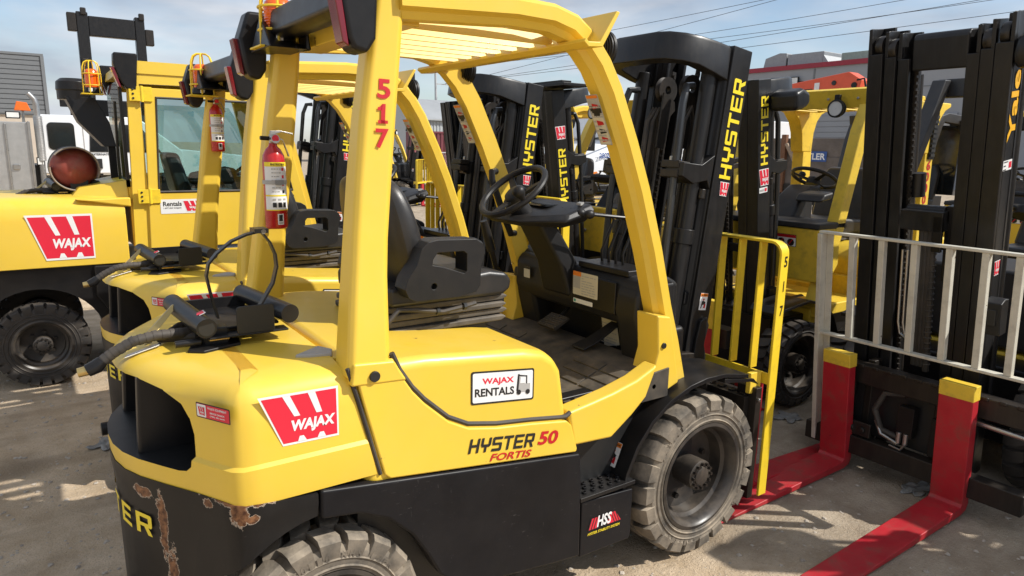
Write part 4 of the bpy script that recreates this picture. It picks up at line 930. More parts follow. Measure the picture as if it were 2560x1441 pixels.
# dash mirror of the second forklift
m = MB(); M2 = Matrix.Translation((-.38, 2.06, 1.74)) @ Matrix.Rotation(R(-35), 4, 'Z') @ Matrix.Rotation(R(-12), 4, 'X')
m.prism([(x, z) for x, z in rrect(.11, .19, .03)], 'y', 0, .03, BLK, M2); m.prism([(x, z) for x, z in rrect(.094, .174, .025, 5, .008, .008)], 'y', -.002, .002, MIR, M2)
o = m.build('mirror', t2, bev=.004, off=(.1, 1.7, -.025))
m = MB(); rg = []; pts = [(-1.215, 1.6, 1.37), (-1.19, 1.6, 1.44), (-1.165, 1.6, 1.53), (-1.185, 1.6, 1.60), (-1.24, 1.6, 1.65)]
m.tube([(-1.20+.03*math.sin(a*.5)-.02*a*0, 1.6, 1.30+a*.04) for a in range(8)], .008, BLK, 8); m.build('bottle_strap', t2, off=(.1, 1.7, -.025))
# far small forklift: the same kind again, seen across the yard
t3 = copy_tree(t1, skip=('unit_number', 'rack_number', 'step', 'counterweight_sticker')); t3.location = (6.75, 16.0, 0); t3.rotation_euler.z = R(-52)
t3['label'] = 'distant small yellow forklift facing the camera across the yard, red forks on the ground'
extinguisher('distant red fire extinguisher on the small forklift across the yard', (6.25, 16.35, 1.42), rz=.3, group='fire extinguishers on rear posts')
# ---------------------------------------------------------------- third in the row: forklift with a glazed cab
t = thing('forklift', 'yellow forklift with a glazed cab and door, gas bottle behind it, third in the row', 'forklift', (-.66, 3.84, 0), 0, 'rental forklifts'); Y0 = 3.27
tc = t
m = MB(); rings = []
P = lambda ins: [(-1.70, 3.27+ins), (-2.56+ins, 3.27+ins), (-2.72+ins, 3.34+ins), (-2.86+ins, 3.60), (-2.92+ins, 3.84), (-2.86+ins, 4.08), (-2.72+ins, 4.34-ins), (-2.56+ins, 4.41-ins), (-1.70, 4.41-ins)]
for z, i in ((.84, .0), (1.16, .0), (1.24, .015), (1.285, .045), (1.312, .10), (1.318, .16)): rings.append([(x, y, z) for x, y in P(i)])
m.loft(rings, YEL); cw = m.build('counterweight', t, bev=.01, ang=50)
m = MB(); m.loft([[(x, y, z) for x, y in P(i)] for z, i in ((.22, .04), (.30, .02), (.80, .02), (.838, .0))], BLK)
cu = MB(); cu.cyl((-2.28, 3.0, .30), (-2.28, 4.8, .30), .395, BLK, 40); c2 = MB(); c2.bx(-2.68, -1.4, 3.0, 4.8, .1, .30, BLK)
m.build('bumper', t, cut=[cu, c2])
m = MB(); m.prism([(-1.93, .835), (-.2, .80), (-.2, .25), (-1.75, .25), (-1.86, .50), (-1.93, .62)], 'y', 3.262, 4.41, BLK); m.build('side_skirt', t, bev=.012)
d = MB(); logo(d, (-2.285, 3.268, .905), (1, 0, 0), (0, 0, 1), .365, .285, .24, 0, off=.002); d.build('counterweight_sticker', cw, sm=False)
m = MB(); m.loft([[(-2.02, 3.45, 1.30), (-1.66, 3.33, 1.30), (-1.66, 4.2, 1.30), (-2.02, 4.1, 1.30)], [(-1.96, 3.50, 1.37), (-1.66, 3.36, 1.43), (-1.66, 4.2, 1.43), (-1.96, 4.05, 1.37)]], YEL); m.prism([(-2.0, 1.30), (-1.66, 1.24), (-1.66, 1.31)], 'y', 3.272, 3.40, YEL); m.build('hood', t, bev=.012)
# cab
m = MB()
for y in (3.27, 4.36):
    m.prism([(-1.66, .85), (-1.545, .85), (-1.545, 2.10), (-1.62, 2.10)], 'y', y, y+.05, YEL)
    m.prism([(-.40, .78), (-.25, .78), (-.535, 2.02), (-.64, 2.10), (-.68, 2.10), (-.66, 2.02)], 'y', y, y+.05, YEL)
    m.prism([(-1.62, 2.10), (-.60, 2.11), (-.68, 2.17), (-1.60, 2.17)], 'y', y, y+.05, YEL)
    m.bx(-1.55, -.25, y, y+.05, .78, .90, YEL)
m.prism([(-1.66, 2.17), (-1.65, 2.235), (-1.58, 2.255), (-.75, 2.255), (-.60, 2.20), (-.58, 2.17)], 'y', 3.26, 4.42, YEL)
m.bx(-1.66, -1.61, 3.32, 4.36, .95, 1.42, YEL)
cab = m.build('cab', t, bev=.012)
m = MB(); m.prism([(-1.56, .93), (-.33, .93), (-.345, 1.02), (-.56, 1.92), (-.66, 2.075), (-1.52, 2.075)], 'y', 3.250, 3.268, YEL)
cu = MB(); cu.prism([(-1.475, 1.345), (-.505, 1.345), (-.635, 1.90), (-.70, 2.01), (-1.445, 2.01)], 'y', 3.1, 3.4, BLK)
do = m.build('cab_door', t, bev=.006, cut=[cu])
m = MB(); fr = [(-1.475, 1.345), (-.505, 1.345), (-.635, 1.90), (-.70, 2.01), (-1.445, 2.01)]
m.tube([(x, 3.252, z) for x, z in fr], .011, RUBC, 6, closed=True); m.add([(x, 3.258, z) for x, z in fr], [tuple(range(5))], GLS); m.build('door_window', do)
m = MB()
for z in (2.03, 1.315):
    m.bx(-1.615, -1.47, 3.238, 3.25, z-.05, z+.05, YELB)
    for k in (-.03, 0, .03): m.cyl((-1.59, 3.238, z+k), (-1.59, 3.232, z+k), .008, SBLK, 8); m.cyl((-1.535, 3.244, z-.055), (-1.535, 3.244, z+.055), .012, YELB, 10)
m.build('hinge', do, bev=.003)
m = MB(); m.bx(-.70, -.50, 3.236, 3.25, 1.22, 1.305, BLK); m.cyl((-.58, 3.237, 1.265), (-.58, 3.230, 1.265), .017, STEEL, 14); m.build('door_handle', do, bev=.004)
d = MB(); O = (-1.475, 3.2485, 1.185); d.flat(rrect(.29, .105, .006), O, (1, 0, 0), (0, 0, 1), WHT, .001); text(d, 'Rentals', O, (1, 0, 0), (0, 0, 1), SBLK, .018, .055, .125, .034, bold=.02, off=.002); text(d, '1 877 GO WAJAX', O, (1, 0, 0), (0, 0, 1), SBLK, .02, .033, .12, .013, off=.002)
logo(d, Vector(O)+Vector((.155, 0, .016)), (1, 0, 0), (0, 0, 1), .115, .075, .2, 0, off=.002); d.build('door_sticker', do, sm=False)
m = MB(); m.add([(-1.655, y, z) for y, z in ((3.34, 1.42), (4.34, 1.42), (4.34, 2.13), (3.34, 2.13))], [(0, 1, 2, 3)], GLS); m.bx(-1.67, -1.65, 3.31, 3.36, 1.38, 2.17, SBLK); m.bx(-1.67, -1.65, 3.31, 4.36, 1.38, 1.43, SBLK)
m.add([(x, 4.385, z) for x, z in fr], [tuple(range(5))], GLS); m.add([(-.35, 3.3, 1.0), (-.35, 4.4, 1.0), (-.62, 4.4, 2.1), (-.62, 3.3, 2.1)], [(0, 1, 2, 3)], GLS)
m.tube([(-1.68, 3.62, 1.36), (-1.69, 3.52, 1.60), (-1.69, 3.42, 1.98)], .010, SBLK, 6); m.build('rear_window', cab)
m = MB(); m.prism([(-1.25, 1.22), (-.85, 1.24), (-.82, 1.32), (-1.25, 1.32)], 'y', 3.58, 4.05, VIN); m.loft([[(-1.30, 3.60, 1.30), (-1.18, 3.60, 1.30), (-1.18, 4.04, 1.30), (-1.30, 4.04, 1.30)], [(-1.36, 3.66, 1.62), (-1.26, 3.66, 1.62), (-1.26, 3.98, 1.62), (-1.36, 3.98, 1.62)]], VIN); m.prism([(-1.22, 1.38), (-.88, 1.38), (-.86, 1.50), (-.95, 1.52), (-1.22, 1.47)], 'y', 3.50, 3.58, PLA); m.build('seat', t, bev=.03, seg=3)
make_steering(t, (-.66, 3.86, 1.52), (-.5, 0, .85), .16)
m = MB(); m.bx(-.62, -.30, 3.45, 4.25, .95, 1.30, PLA); m.cyl((-.55, 3.86, 1.25), (-.65, 3.86, 1.50), .04, PLA, 12); m.build('cowl', t, bev=.03)
for y0, y1 in ((3.235, 3.34), (4.32, 4.43)):
    m = MB(); m.prism([(-1.655, 2.10), (-1.625, 2.06), (-1.565, 2.05), (-1.54, 2.30), (-1.69, 2.30), (-1.695, 2.22)], 'y', y0, y1, BLK); o = m.build('tail_light', t, bev=.012, seg=3)
    m = MB(); m.prism([(-1.672, 2.075), (-1.655, 2.065), (-1.692, 2.20), (-1.712, 2.20)], 'y', y0+.005, y1-.03, DRED); m.build('lamp_lens', o, bev=.003)
m = MB(); m.lathe([(.001, .16), (.085, .155), (.115, .13), (.12, .07), (.115, .065), (.115, .0), (.001, 0)], (-1.90, 3.95, 2.0), 'z', BLK, 28); m.loft([[(-1.97, 3.84, 2.02), (-1.78, 3.84, 2.02), (-1.78, 4.12, 2.02), (-1.97, 4.12, 2.02)], [(-1.90, 3.84, 1.84), (-1.70, 3.80, 1.84), (-1.70, 4.12, 1.84), (-1.90, 4.12, 1.84)], [(-1.75, 3.80, 1.66), (-1.67, 3.80, 1.66), (-1.67, 4.10, 1.66), (-1.75, 4.10, 1.66)]], BLK); m.bx(-1.72, -1.67, 3.86, 3.90, 1.30, 1.70, BLK); m.build('air_intake', t, bev=.02, seg=3)
beacon(t, (-1.80, 3.64, 2.04), .85)
ct = next(o for o in t1.children if o.name.split('.')[0] == 'bottle_bracket'); b2 = copy_tree(ct, t, skip=('bottle_strap',)); b2.location = (.415, 0, .205)
wheel(t, (-2.28, 3.355, .296), .296, .168, .165, -1, 24, rub=RUBC, words=[(140, '6.50-10 SOLID')], hubr=.06); wheel(t, (-2.28, 4.325, .296), .296, .168, .165, 1, 24, rub=RUBC, hubr=.06)
wheel(t, (-.36, 3.36, .36), .36, .205, .218, -1, 22, rub=RUBC); wheel(t, (-.36, 4.32, .36), .36, .205, .218, 1, 22, rub=RUBC)
m = MB(); m.bx(-1.7, -.2, 3.40, 4.30, .25, .80, BLK); m.build('chassis', t)
E_ = bpy.data.objects.new('mast_frame', None)
mm = Matrix.Translation((-.32, 3.84, .06)) @ TILT
bpy.data.objects.remove(E_)
make_mast(t, tilt=mm)
m = MB(); m.bx(.22, .32, 3.35, 4.33, .12, .22, GRSE); m.bx(.22, .32, 3.35, 4.33, .48, .58, GRSE); m.build('carriage', t)
for y in (3.5, 4.18): make_fork(t, y, x0=.37, x1=1.45)
# the gas bottle lying in the bracket
t = thing('gas_bottle', 'weathered red gas bottle with a grey collar lying on the cab forklift', 'gas bottle', (-1.965, 3.83, 1.34))
m = MB(); c = (-1.965, 3.83, 1.50)
m.lathe([(.001, -.235), (.06, -.225), (.11, -.195), (.145, -.14), (.152, -.10)], c, 'y', TANK, 36); m.lathe([(.152, -.10), (.155, .25), (.13, .32), (.001, .36)], c, 'y', TANKG, 36)
m.build('cylinder', t)
m = MB(); m.lathe([(.150, -.14), (.158, -.14), (.158, -.265), (.152, -.268), (.148, -.265), (.148, -.14)], c, 'y', TANKG, 30, a0=R(-25), a1=R(140)); m.lathe([(.150, -.14), (.158, -.14), (.158, -.265), (.152, -.268), (.148, -.265), (.148, -.14)], c, 'y', TANKG, 30, a0=R(175), a1=R(300)); m.build('collar', t)
m = MB(); m.lathe([(.156, .05), (.160, .05), (.160, .09), (.156, .09)], c, 'y', BLK, 36); m.build('strap', t)
# ---------------------------------------------------------------- the row that faces the other way
t6 = copy_tree(t1, skip=('unit_number', 'rack_number', 'counterweight_sticker', 'mast_lettering', 'warning_sticker', 'rental_sticker', 'model_lettering', 'stability_sticker')); t6.location = (1.79, 2.42, 0); t6.rotation_euler.z = math.pi
t6['label'] = 'yellow forklift with 544 on its rack, seen through the open cab of number 517'
t6['org'] = (0, 0, 0)
d = MB(); s = TILT
wordmark(d, Vector((.150, .2705, 1.27)), (0, 0, 1), (1, 0, 0), LYEL, .48, .076, 0, .001, M=s)
logo(d, Vector((.238, .2705, 1.82)), (-1, 0, 0), (0, 0, 1), .098, .095, .12, .05, M=s)
d.flat(rrect(.05, .03, .003), (.215, .2705, 1.20), (-1, 0, 0), (0, 0, 1), WHT, .001, M=s); d.flat(rrect(.02, .02, .003, 3, .025, .005), (.215, .2705, 1.20), (-1, 0, 0), (0, 0, 1), SRED, .002, M=s); d.build('mast_lettering', t6, sm=False)
d = MB()
for i, ch in enumerate('544'): text(d, ch, (.575, .5255, 1.19-i*.10), (-1, 0, 0), (0, 0, 1), SBLK, .0, 0, .034, .055, bold=.02, off=.001)
d.build('rack_number', t6, sm=False)
m = MB(); m.prism([(-.02, .82), (.0, 1.20), (-.01, 1.215), (-.04, 1.21), (-.05, .82)], 'y', .02, .50, YELD)
for yy, zz in ((.12, 1.12), (.12, 1.0), (.20, 1.14), (.40, 1.1)): m.cyl((-.012, yy, zz), (.006, yy, zz), .016, STEEL, 10)
m.build('front_panel', t6, bev=.004)
m = MB(); m.bx(.30, .56, -.45, .45, 2.19, 2.215, BLK); m.bx(.44, .54, -.40, .40, 2.215, 2.235, BLK); m.build('mast_beam', t6, bev=.004)

t8 = copy_tree(t1, skip=('unit_number', 'rack_number', 'counterweight_sticker', 'mast_lettering', 'warning_sticker', 'rental_sticker', 'model_lettering', 'stability_sticker')); t8.location = (1.97, 4.05, 0); t8.rotation_euler.z = math.pi
t8['label'] = 'yellow forklift with a curved guard, between the 544 forklift and the white bonneted truck'
def make_facing(label, loc, paint, number=None, lettering=True, mast=True, rz=math.pi, rack_=True):
    """sit-down truck seen from its front corner; local +x is forward, +y is the side turned to the camera"""
    t = thing('forklift', label, 'forklift', loc, rz, 'rental forklifts', org=False)
    m = MB()
    for s in (-1, 1):
        rings = []
        for x, z in ((-1.34, 2.09), (-.80, 2.115), (-.69, 2.10), (-.635, 2.03), (-.56, 1.86), (-.395, 1.22), (-.20, .60)):
            tx, tz = (1, 0) if x < -.75 else ((.5, -.6) if x < -.66 else (.28, -1)); l = math.hypot(tx, tz); nx, nz = -tz/l, tx/l; hw = .05
            rings.append([(x+nx*hw, s*.505, z+nz*hw), (x-nx*hw, s*.505, z-nz*hw), (x-nx*hw, s*.42, z-nz*hw), (x+nx*hw, s*.42, z+nz*hw)])
        m.loft(rings, paint)
        m.prism([(-1.52, .9), (-1.38, .9), (-1.32, 2.12), (-1.44, 2.12)], 'y', *sorted((s*.555, s*.45)), paint)
    for s in (-1, 1): m.prism([(-1.455, 1.72), (-1.465, 1.88), (-1.50, 1.98), (-1.56, 2.04), (-1.64, 2.07), (-1.64, 2.10), (-1.06, 2.10), (-1.06, 2.07), (-1.16, 2.04), (-1.24, 1.97), (-1.285, 1.88), (-1.315, 1.72)], 'y', *sorted((s*.559, s*.445)), paint)
    g = m.sides('overhead_guard', t, bev=.010)
    m = MB(); m.prism([(-.70, 2.04), (-.60, 2.025), (-.56, 2.15), (-.60, 2.165), (-.66, 2.07), (-.70, 2.065)], 'y', -.50, .50, paint)
    for yy in (-.42, -.2, .2, .42): m.cyl((-.575, yy, 2.09), (-.566, yy, 2.09), .010, STEEL, 8)
    m.build('guard_crossbar', g, bev=.003)
    m = MB(); m.bx(-1.40, -1.30, -.42, .42, 2.05, 2.11, paint); m.build('rear_crossmember', g, bev=.003)
    for k in range(6):
        y = -.33+k*.125; m = MB(); m.prism([(y-.012, 2.095), (y, 2.10), (y+.03, 2.045), (y+.018, 2.04)], 'x', -1.31, -.68, paint); m.build('guard_slat', g)
    work_light(g, (-.52, .30, 2.02), fx=1, name='work_light')
    m = MB(); hp = [(-1.95, .82), (-.78, .80), (-.76, .95), (-.84, 1.02), (-.98, 1.05), (-1.95, 1.06), (-2.02, .98)]; m.prism(hp, 'y', -.53, .53, paint); m.build('hood', t, bev=.03, seg=3)
    m = MB(); m.prism([(-2.02, .98), (-1.6, .98), (-1.2, .64), (-.74, .62), (-.74, .82), (-1.6, .83), (-2.02, .83)], 'y', -.55, .55, paint); m.bx(-.76, -.16, -.53, .53, .60, .68, paint); m.bx(-.30, -.14, -.50, .50, .55, .66, paint); m.build('frame', t, bev=.01)
    m = MB(); m.bx(-2.05, .1, -.45, .45, .22, .62, BLK); m.prism([(-2.15, .2), (-1.5, .2), (-1.5, .83), (-2.10, .83)], 'y', -.55, .55, BLK); m.build('chassis', t, bev=.01)
    m = MB(); m.prism([(-.30, .80), (-.17, .84), (-.13, 1.20), (-.16, 1.215), (-.40, 1.215), (-.42, .95)], 'y', -.50, .50, paint); o = m.build('front_panel', t, bev=.008)
    m = MB(); m.prism([(-.48, 1.20), (-.12, 1.205), (-.13, 1.245), (-.46, 1.25)], 'y', -.505, .505, PLA); m.build('panel_cap', o, bev=.01)
    d = MB(); O = Vector((-.146, -.02, 1.07)); u = Vector((0, 1, 0)); v = Vector((.11, 0, 1)).normalized(); d.flat(rrect(.24, .085, .004), O+u*.12, u, v, SBLK, .004); d.flat(rrect(.234, .079, .003, 3, .003, .003), O+u*.12, u, v, WHT, .005); d.flat([(.003, .062), (.237, .062), (.237, .082), (.003, .082)], O+u*.12, u, v, NRED, .006)
    for k in range(3): d.flat([(.02+k*.075+.028*(1+math.cos(a*.7)), .03+.026*math.sin(a*.7)) for a in range(9)], O+u*.12, u, v, SBLK, .006); d.flat([(.025+k*.075, .01), (.035+k*.075, .01), (.07+k*.075, .052), (.06+k*.075, .052)], O+u*.12, u, v, NRED, .007)
    d.build('warning_sticker', o, sm=False)
    m = MB(); q = lambda x, z, a, b: [(x-b, -a, z), (x+b, -a, z), (x+b, a, z), (x-b, a, z)]
    m.loft([q(-.50, 1.20, .13, .14), q(-.58, 1.36, .11, .09), q(-.72, 1.47, .10, .07)], PLA); m.loft([[(-.60, .08, 1.38), (-.45, .08, 1.36), (-.45, .30, 1.36), (-.60, .30, 1.38)], [(-.62, .08, 1.44), (-.50, .08, 1.42), (-.50, .30, 1.42), (-.62, .30, 1.44)]], PLA); m.build('steering_column', t, bev=.02)
    make_steering(t, (-.86, -.02, 1.52), (-.45, 0, .9), .17)
    m = MB(); m.prism([(-1.30, 1.10), (-.85, 1.10), (-.82, 1.20), (-.90, 1.225), (-1.30, 1.20)], 'y', -.25, .25, VIN); m.loft([[(-1.32, -.25, 1.18), (-1.22, -.25, 1.18), (-1.22, .25, 1.18), (-1.32, .25, 1.18)], [(-1.38, -.25, 1.50), (-1.30, -.25, 1.50), (-1.30, .25, 1.50), (-1.38, .25, 1.50)], [(-1.40, -.20, 1.60), (-1.33, -.20, 1.60), (-1.33, .20, 1.60), (-1.40, .20, 1.60)]], VIN); se = m.build('seat', t, bev=.03, seg=3)
    m = MB()
    for k in range(3): m.bx(-1.28, -.86, -.22, .22, 1.055+k*.018, 1.068+k*.018, BELL)
    m.build('seat_suspension', se, bev=.004)
    for s in (-1, 1):
        m = MB(); prof = [(.43*math.cos(R(a)), .33+.40*math.sin(R(a))) for a in (165, 140, 115, 92)]+[(.26, .70), (.29, .66)]
        m.loft([[(x, s*.57, z), (x, s*.32, z), (x, s*.32, z+.02), (x, s*.57, z+.02)] for x, z in prof], BLK); m.build('fender', t, bev=.004)
        wheel(t, (0, s*.47, .30), .30, .19, .20, s, 22, rub=RUBC); wheel(t, (-1.55, s*.44, .25), .25, .17, .15, s, 18, rub=RUBC)
    m = MB(); m.bx(.02, .16, -.40, .40, .10, .60, BLK); m.build('axle', t)
    if number:
        d = MB()
        for i, ch in enumerate(number): text(d, ch, (-1.385+.0*i, .5565, 1.60-i*.085), (-1, 0, 0), (0, 0, 1), NRED, .0, 0, .055, .07, bold=.03, off=.001)
        d.build('unit_number', t, sm=False)
        m = MB()
        for k in range(9): m.bx(-1.445, -1.385, .562, .575, 1.70+k*.035, 1.722+k*.035, SBLK)
        m.bx(-1.455, -1.375, .557, .566, 1.68, 2.03, BLK); m.build('post_vent', t)
    if mast:
        make_mast(t, tilt=Matrix.Translation((-.2, 0, 0)) @ TILT, words=False)
        if lettering:
            s = Matrix.Translation((-.2, 0, 0)) @ TILT; d = MB()
            wordmark(d, Vector((.150, .2705, 1.66)), (0, 0, 1), (1, 0, 0), LYEL, .45, .074, 0, .001, M=s); logo(d, Vector((.238, .2705, 1.53)), (-1, 0, 0), (0, 0, 1), .095, .10, .16, .0, M=s)
            d.flat(rrect(.085, .036, .003), (.236, .2705, 1.478), (-1, 0, 0), (0, 0, 1), WHT, .001, M=s); d.flat(rrect(.022, .022, .003, 3, .055, .007), (.236, .2705, 1.478), (-1, 0, 0), (0, 0, 1), SRED, .002, M=s); d.flat([(.006, .01), (.05, .01), (.05, .024), (.006, .024)], (.236, .2705, 1.478), (-1, 0, 0), (0, 0, 1), SGRY, .002, M=s)
            warn_sticker(d, Vector((.215, .2705, .90)), (-1, 0, 0), (0, 0, 1), .05, .09, M=s); d.build('mast_lettering', t, sm=False)
        m = MB(); m.prism([(-.10, 2.01), (-.02, 1.985), (.06, 1.985), (.06, 2.10), (-.02, 2.12), (-.10, 2.09)], 'y', .27, .47, MAST, Matrix.Translation((-.11, 0, 0)) @ TILT); m.build('mast_bumper', t, bev=.03, seg=3)
        m = MB(); m.bx(.62, .72, -.48, .48, .12, .24, GRSE); m.bx(.62, .72, -.48, .48, .50, .62, GRSE); m.bx(.5, .62, -.25, -.2, .12, .62, GRSE); m.bx(.5, .62, .2, .25, .12, .62, GRSE); m.build('carriage', t)
        for y in (-.30, .36): f = make_fork(t, y, x0=.725, x1=1.75, h=.70); 
        m = MB(); m.bx(.72, .775, .30, .42, .62, .80, YELD); m.build('fork_latch', t, bev=.004)
    return t
make_facing('yellow forklift facing left with 6000 in red on its post, behind the cream rack', (1.95, .75, 0), YELD, '6000')
DKP = mat('charcoal_paint', (.022, .023, .026), .4, dust=.15, var=.15)
tb = make_facing('charcoal black forklift standing behind the yellow one with 6000 on its post', (5.3, 1.80, 0), DKP, None, False, mast=False)
d = MB(); text(d, '50UX', (-1.2, .556, .90), (-1, 0, 0), (0, 0, 1), LYEL, 0, 0, .3, .10, bold=.02, off=.002); text(d, '50UX', (-.44, .508, 1.45), (.3, 0, 1), (-1, 0, .3), LYEL, 0, 0, .17, .05, bold=.02, off=.002); d.build('model_lettering', tb, sm=False)
m = MB(); m.bx(-1.40, -1.38, -.40, .40, 1.25, 2.05, DGLASS); m.build('rear_window', tb)
make_facing('yellow forklift at the back, glimpsed between the channels of the big black mast', (5.5, .52, 0), YEL, None, False, mast=False)
make_facing('yellow forklift parked next to the black one with the cream rack, mostly out of view', (2.05, -2.45, 0), YEL, None, False)
# ---------------------------------------------------------------- black forklift with the cream rack, front right
t = thing('forklift', 'black forklift with a tall mast, cream rack and two yellow topped red forks', 'forklift', (2.0, -.72, 0), math.pi, 'rental forklifts', org=False); ty = t
YT = Matrix.Translation((.44, 0, 0)) @ Matrix.Rotation(R(7.6), 4, 'Y') @ Matrix.Translation((-.44, 0, 0))
m = MB()
for s in (-1, 1):
    for y0, y1, x0, x1, top in ((.245, .315, .31, .44, 2.335), (.185, .238, .30, .43, 2.315), (.125, .178, .29, .42, 2.30)):
        a, b = sorted((s*y0, s*y1)); web = (s*y1, s*(y1-.016))
        m.bx(x1-.022, x1, a, b, .10, top-.12, MAST); m.bx(x0, x0+.022, a, b, .10, top, MAST); m.bx(x0+.022, x1-.022, *sorted(web), .10, top, MAST)
        m.bx(x1-.022, x1, *sorted(web), top-.12, top, MAST)
mo = m.build('mast', t, bev=.003, M=YT)
m = MB()
for s in (-1, 1):
    for yy, top in ((.272, 2.29), (.207, 2.27)):
        m.lathe([(.012, -.018), (.046, -.018), (.050, -.010), (.050, .010), (.046, .018), (.012, .018)], (.385, s*yy, top-.04), 'y', GRSE, 24)
m.build('mast_roller', mo, M=YT)
m = MB(); m.prism([(.30, 2.12), (.40, 2.12), (.40, 2.27), (.38, 2.29), (.30, 2.29)], 'y', -.124, .124, MAST); m.build('mast_crossbar', mo, bev=.01, M=YT)
m = MB(); m.bx(.26, .34, -.30, .30, .34, .44, MAST); m.build('mast_tie', mo, bev=.01, M=YT)
m = MB(); m.cyl((.25, -.165, .3), (.25, -.165, 2.1), .030, GRSE, 16); m.cyl((.30, -.10, 1.5), (.30, -.10, 1.62), .035, MAST, 16); m.cyl((.24, .27, .3), (.24, .27, 2.2), .035, MAST, 14); m.cyl((.24, -.27, .3), (.24, -.27, 2.2), .035, MAST, 14)
m.build('lift_cylinder', mo, M=YT)
m = MB()
for yy in (-.116,):
    for k in range(56): m.bx(.345, .36, yy-.010, yy+.010, .45+k*.03, .468+k*.03, GRSE); m.bx(.341, .364, yy-.004, yy+.004, .466+k*.03, .484+k*.03, GRSE)
m.build('lift_chain', mo, M=YT)
m = MB()
for i, yy in enumerate((-.02, .0, .02)): m.tube([(.38, yy, .62), (.40, yy+.01, 1.0), (.42, yy+.015, 1.36), (.40, yy, 1.44), (.35, yy-.02, 1.42), (.33, yy-.02, 1.3)], .016, RUBC, 10)
for k in range(26): m.lathe([(.016, -.007), (.021, 0), (.016, .007)], (.385+.0012*k, .043, .64+k*.03), 'z', RUBC, 10)
m.cyl((.385, .043, .6), (.42, .043, 1.42), .016, RUBC, 10)
m.build('hydraulic_hose', mo, M=YT)
m = MB(); m.bx(.36, .46, -.10, .10, 1.36, 1.46, MAST); m.cyl((.40, -.09, 1.45), (.40, .09, 1.45), .03, MAST, 14); m.bx(.34, .40, .085, .12, 1.1, 1.48, BLK); m.bx(.44, .46, .055, .10, 1.26, 1.44, BLK)
for s in (-1, 1): m.lathe([(.001, -.03), (.03, -.03), (.03, .03), (.001, .03)], (.40, s*.07, 1.43), 'y', RUBC, 12)
m.build('hose_pulley', mo, bev=.004, M=YT)
m = MB()
for yy in (-.085, -.06): m.tube([(.44, yy, 1.25), (.44, yy, .86), (.445, yy+.015, .80), (.455, yy+.05, .785)], .006, STEEL, 8)
m.build('steel_pipe', mo, M=YT)
d = MB(); O = Vector((.328, .3155, 1.75)); text(d, 'Yale', O, (0, 0, 1), (1, 0, 0), YALO, .035, .012, .31, .074, bold=.03, off=.0015, M=YT)
O = Vector((.425, .3155, 1.66)); d.flat(rrect(.09, .046, .003), O, (-1, 0, 0), (0, 0, 1), WHT, .001, M=YT); d.flat(rrect(.026, .028, .003, 3, .058, .009), O, (-1, 0, 0), (0, 0, 1), SRED, .002, M=YT); mini_lines(d, O, (-1, 0, 0), (0, 0, 1), .055, .046, SBLK, 3, M=YT)
logo(d, Vector((.405, .3155, 1.17)), (-1, 0, 0), (0, 0, 1), .055, .065, .1, .1, M=YT); d.build('mast_lettering', mo, sm=False)
m = MB(); m.prism([(.40+.0, .90), (.47, .90), (.48, .98), (.48, 1.06), (.44, 1.075), (.40, 1.07)], 'y', .317, .39, PLA, YT); m.bx(.475, .485, .335, .372, .95, 1.03, SBLK, YT); m.build('height_sensor', mo, bev=.012, seg=3)
m = MB(); m.prism([(.34, 2.10), (.44, 2.10), (.46, 2.16), (.44, 2.24), (.34, 2.26)], 'y', .317, .42, MAST, YT); m.build('mast_bumper', mo, bev=.03, seg=3)
# carriage, side shifter, rack and forks
m = MB(); m.bx(.58, .66, -.46, .62, .50, .605, GRSE); m.bx(.60, .68, -.46, .62, .10, .205, GRSE); m.bx(.50, .58, -.20, -.16, .12, .62, GRSE); m.bx(.50, .58, .16, .20, .12, .62, GRSE); m.bx(.56, .60, -.34, -.24, .12, .60, BLK); m.bx(.56, .60, .24, .36, .12, .60, BLK); m.bx(.55, .575, -.30, .30, .20, .50, SBLK)
for k in range(14): m.bx(.655, .668, -.43+k*.074, -.398+k*.074, .59, .610, GRSE)
for yy in (-.20, -.14): m.cyl((.655, yy, .25), (.685, yy, .25), .018, GRSE, 8)
m.bx(.65, .668, -.24, -.10, .21, .29, GRSE); m.cyl((.64, .36, .47), (.64, .60, .46), .014, STEEL, 12); m.bx(.62, .66, .34, .37, .44, .50, GRSE)
m.build('carriage', t, bev=.006)
m = MB(); m.tube([(.63, .03, .26), (.64, -.06, .28), (.645, -.10, .38), (.64, -.06, .48), (.63, .04, .50)], .016, RUBC, 10); m.tube([(.64, -.09, .32), (.655, -.05, .26), (.655, .04, .235)], .010, STEEL, 8); m.tube([(.655, .0, .215), (.66, .06, .21), (.66, .08, .25)], .007, STEEL, 8)
for yy in (.04, .075): m.cyl((.65, yy, .24), (.65, yy, .30), .013, STEEL, 8)
m.bx(.60, .65, .02, .10, .28, .44, BLK); m.bx(.60, .64, .18, .26, .22, .42, BLK); m.build('side_shifter', t, bev=.003)
SH = Matrix(((1, 0, .133, -.0466), (0, 1, 0, 0), (0, 0, 1, 0), (0, 0, 0, 1)))
for y in (-.27, .32):
    f = MB(); pr = [(1.80, .004), (1.795, .014), (.90, .050), (.76, .056), (.742, .07), (.735, .672), (.672, .672), (.672, .06), (.69, .025), (.74, .012), (1.2, .006)]
    pr = [(x+max(0, z-.06)*.133-(.035 if x < .95 else 0), z) for x, z in pr]; f.prism(pr, 'y', y-.075, y+.075, RED); o = f.build('fork', t, bev=.007, seg=2)
    f = MB(); f.bx(.664, .7365, y-.076, y+.076, .600, .674, YELD); f.build('fork_latch', o, bev=.004, M=Matrix(((1, 0, .133, -.043), (0, 1, 0, 0), (0, 0, 1, 0), (0, 0, 0, 1))))
bars = [-.405, -.24, -.09, .066, .22, .368, .498, .62]
m = MB()
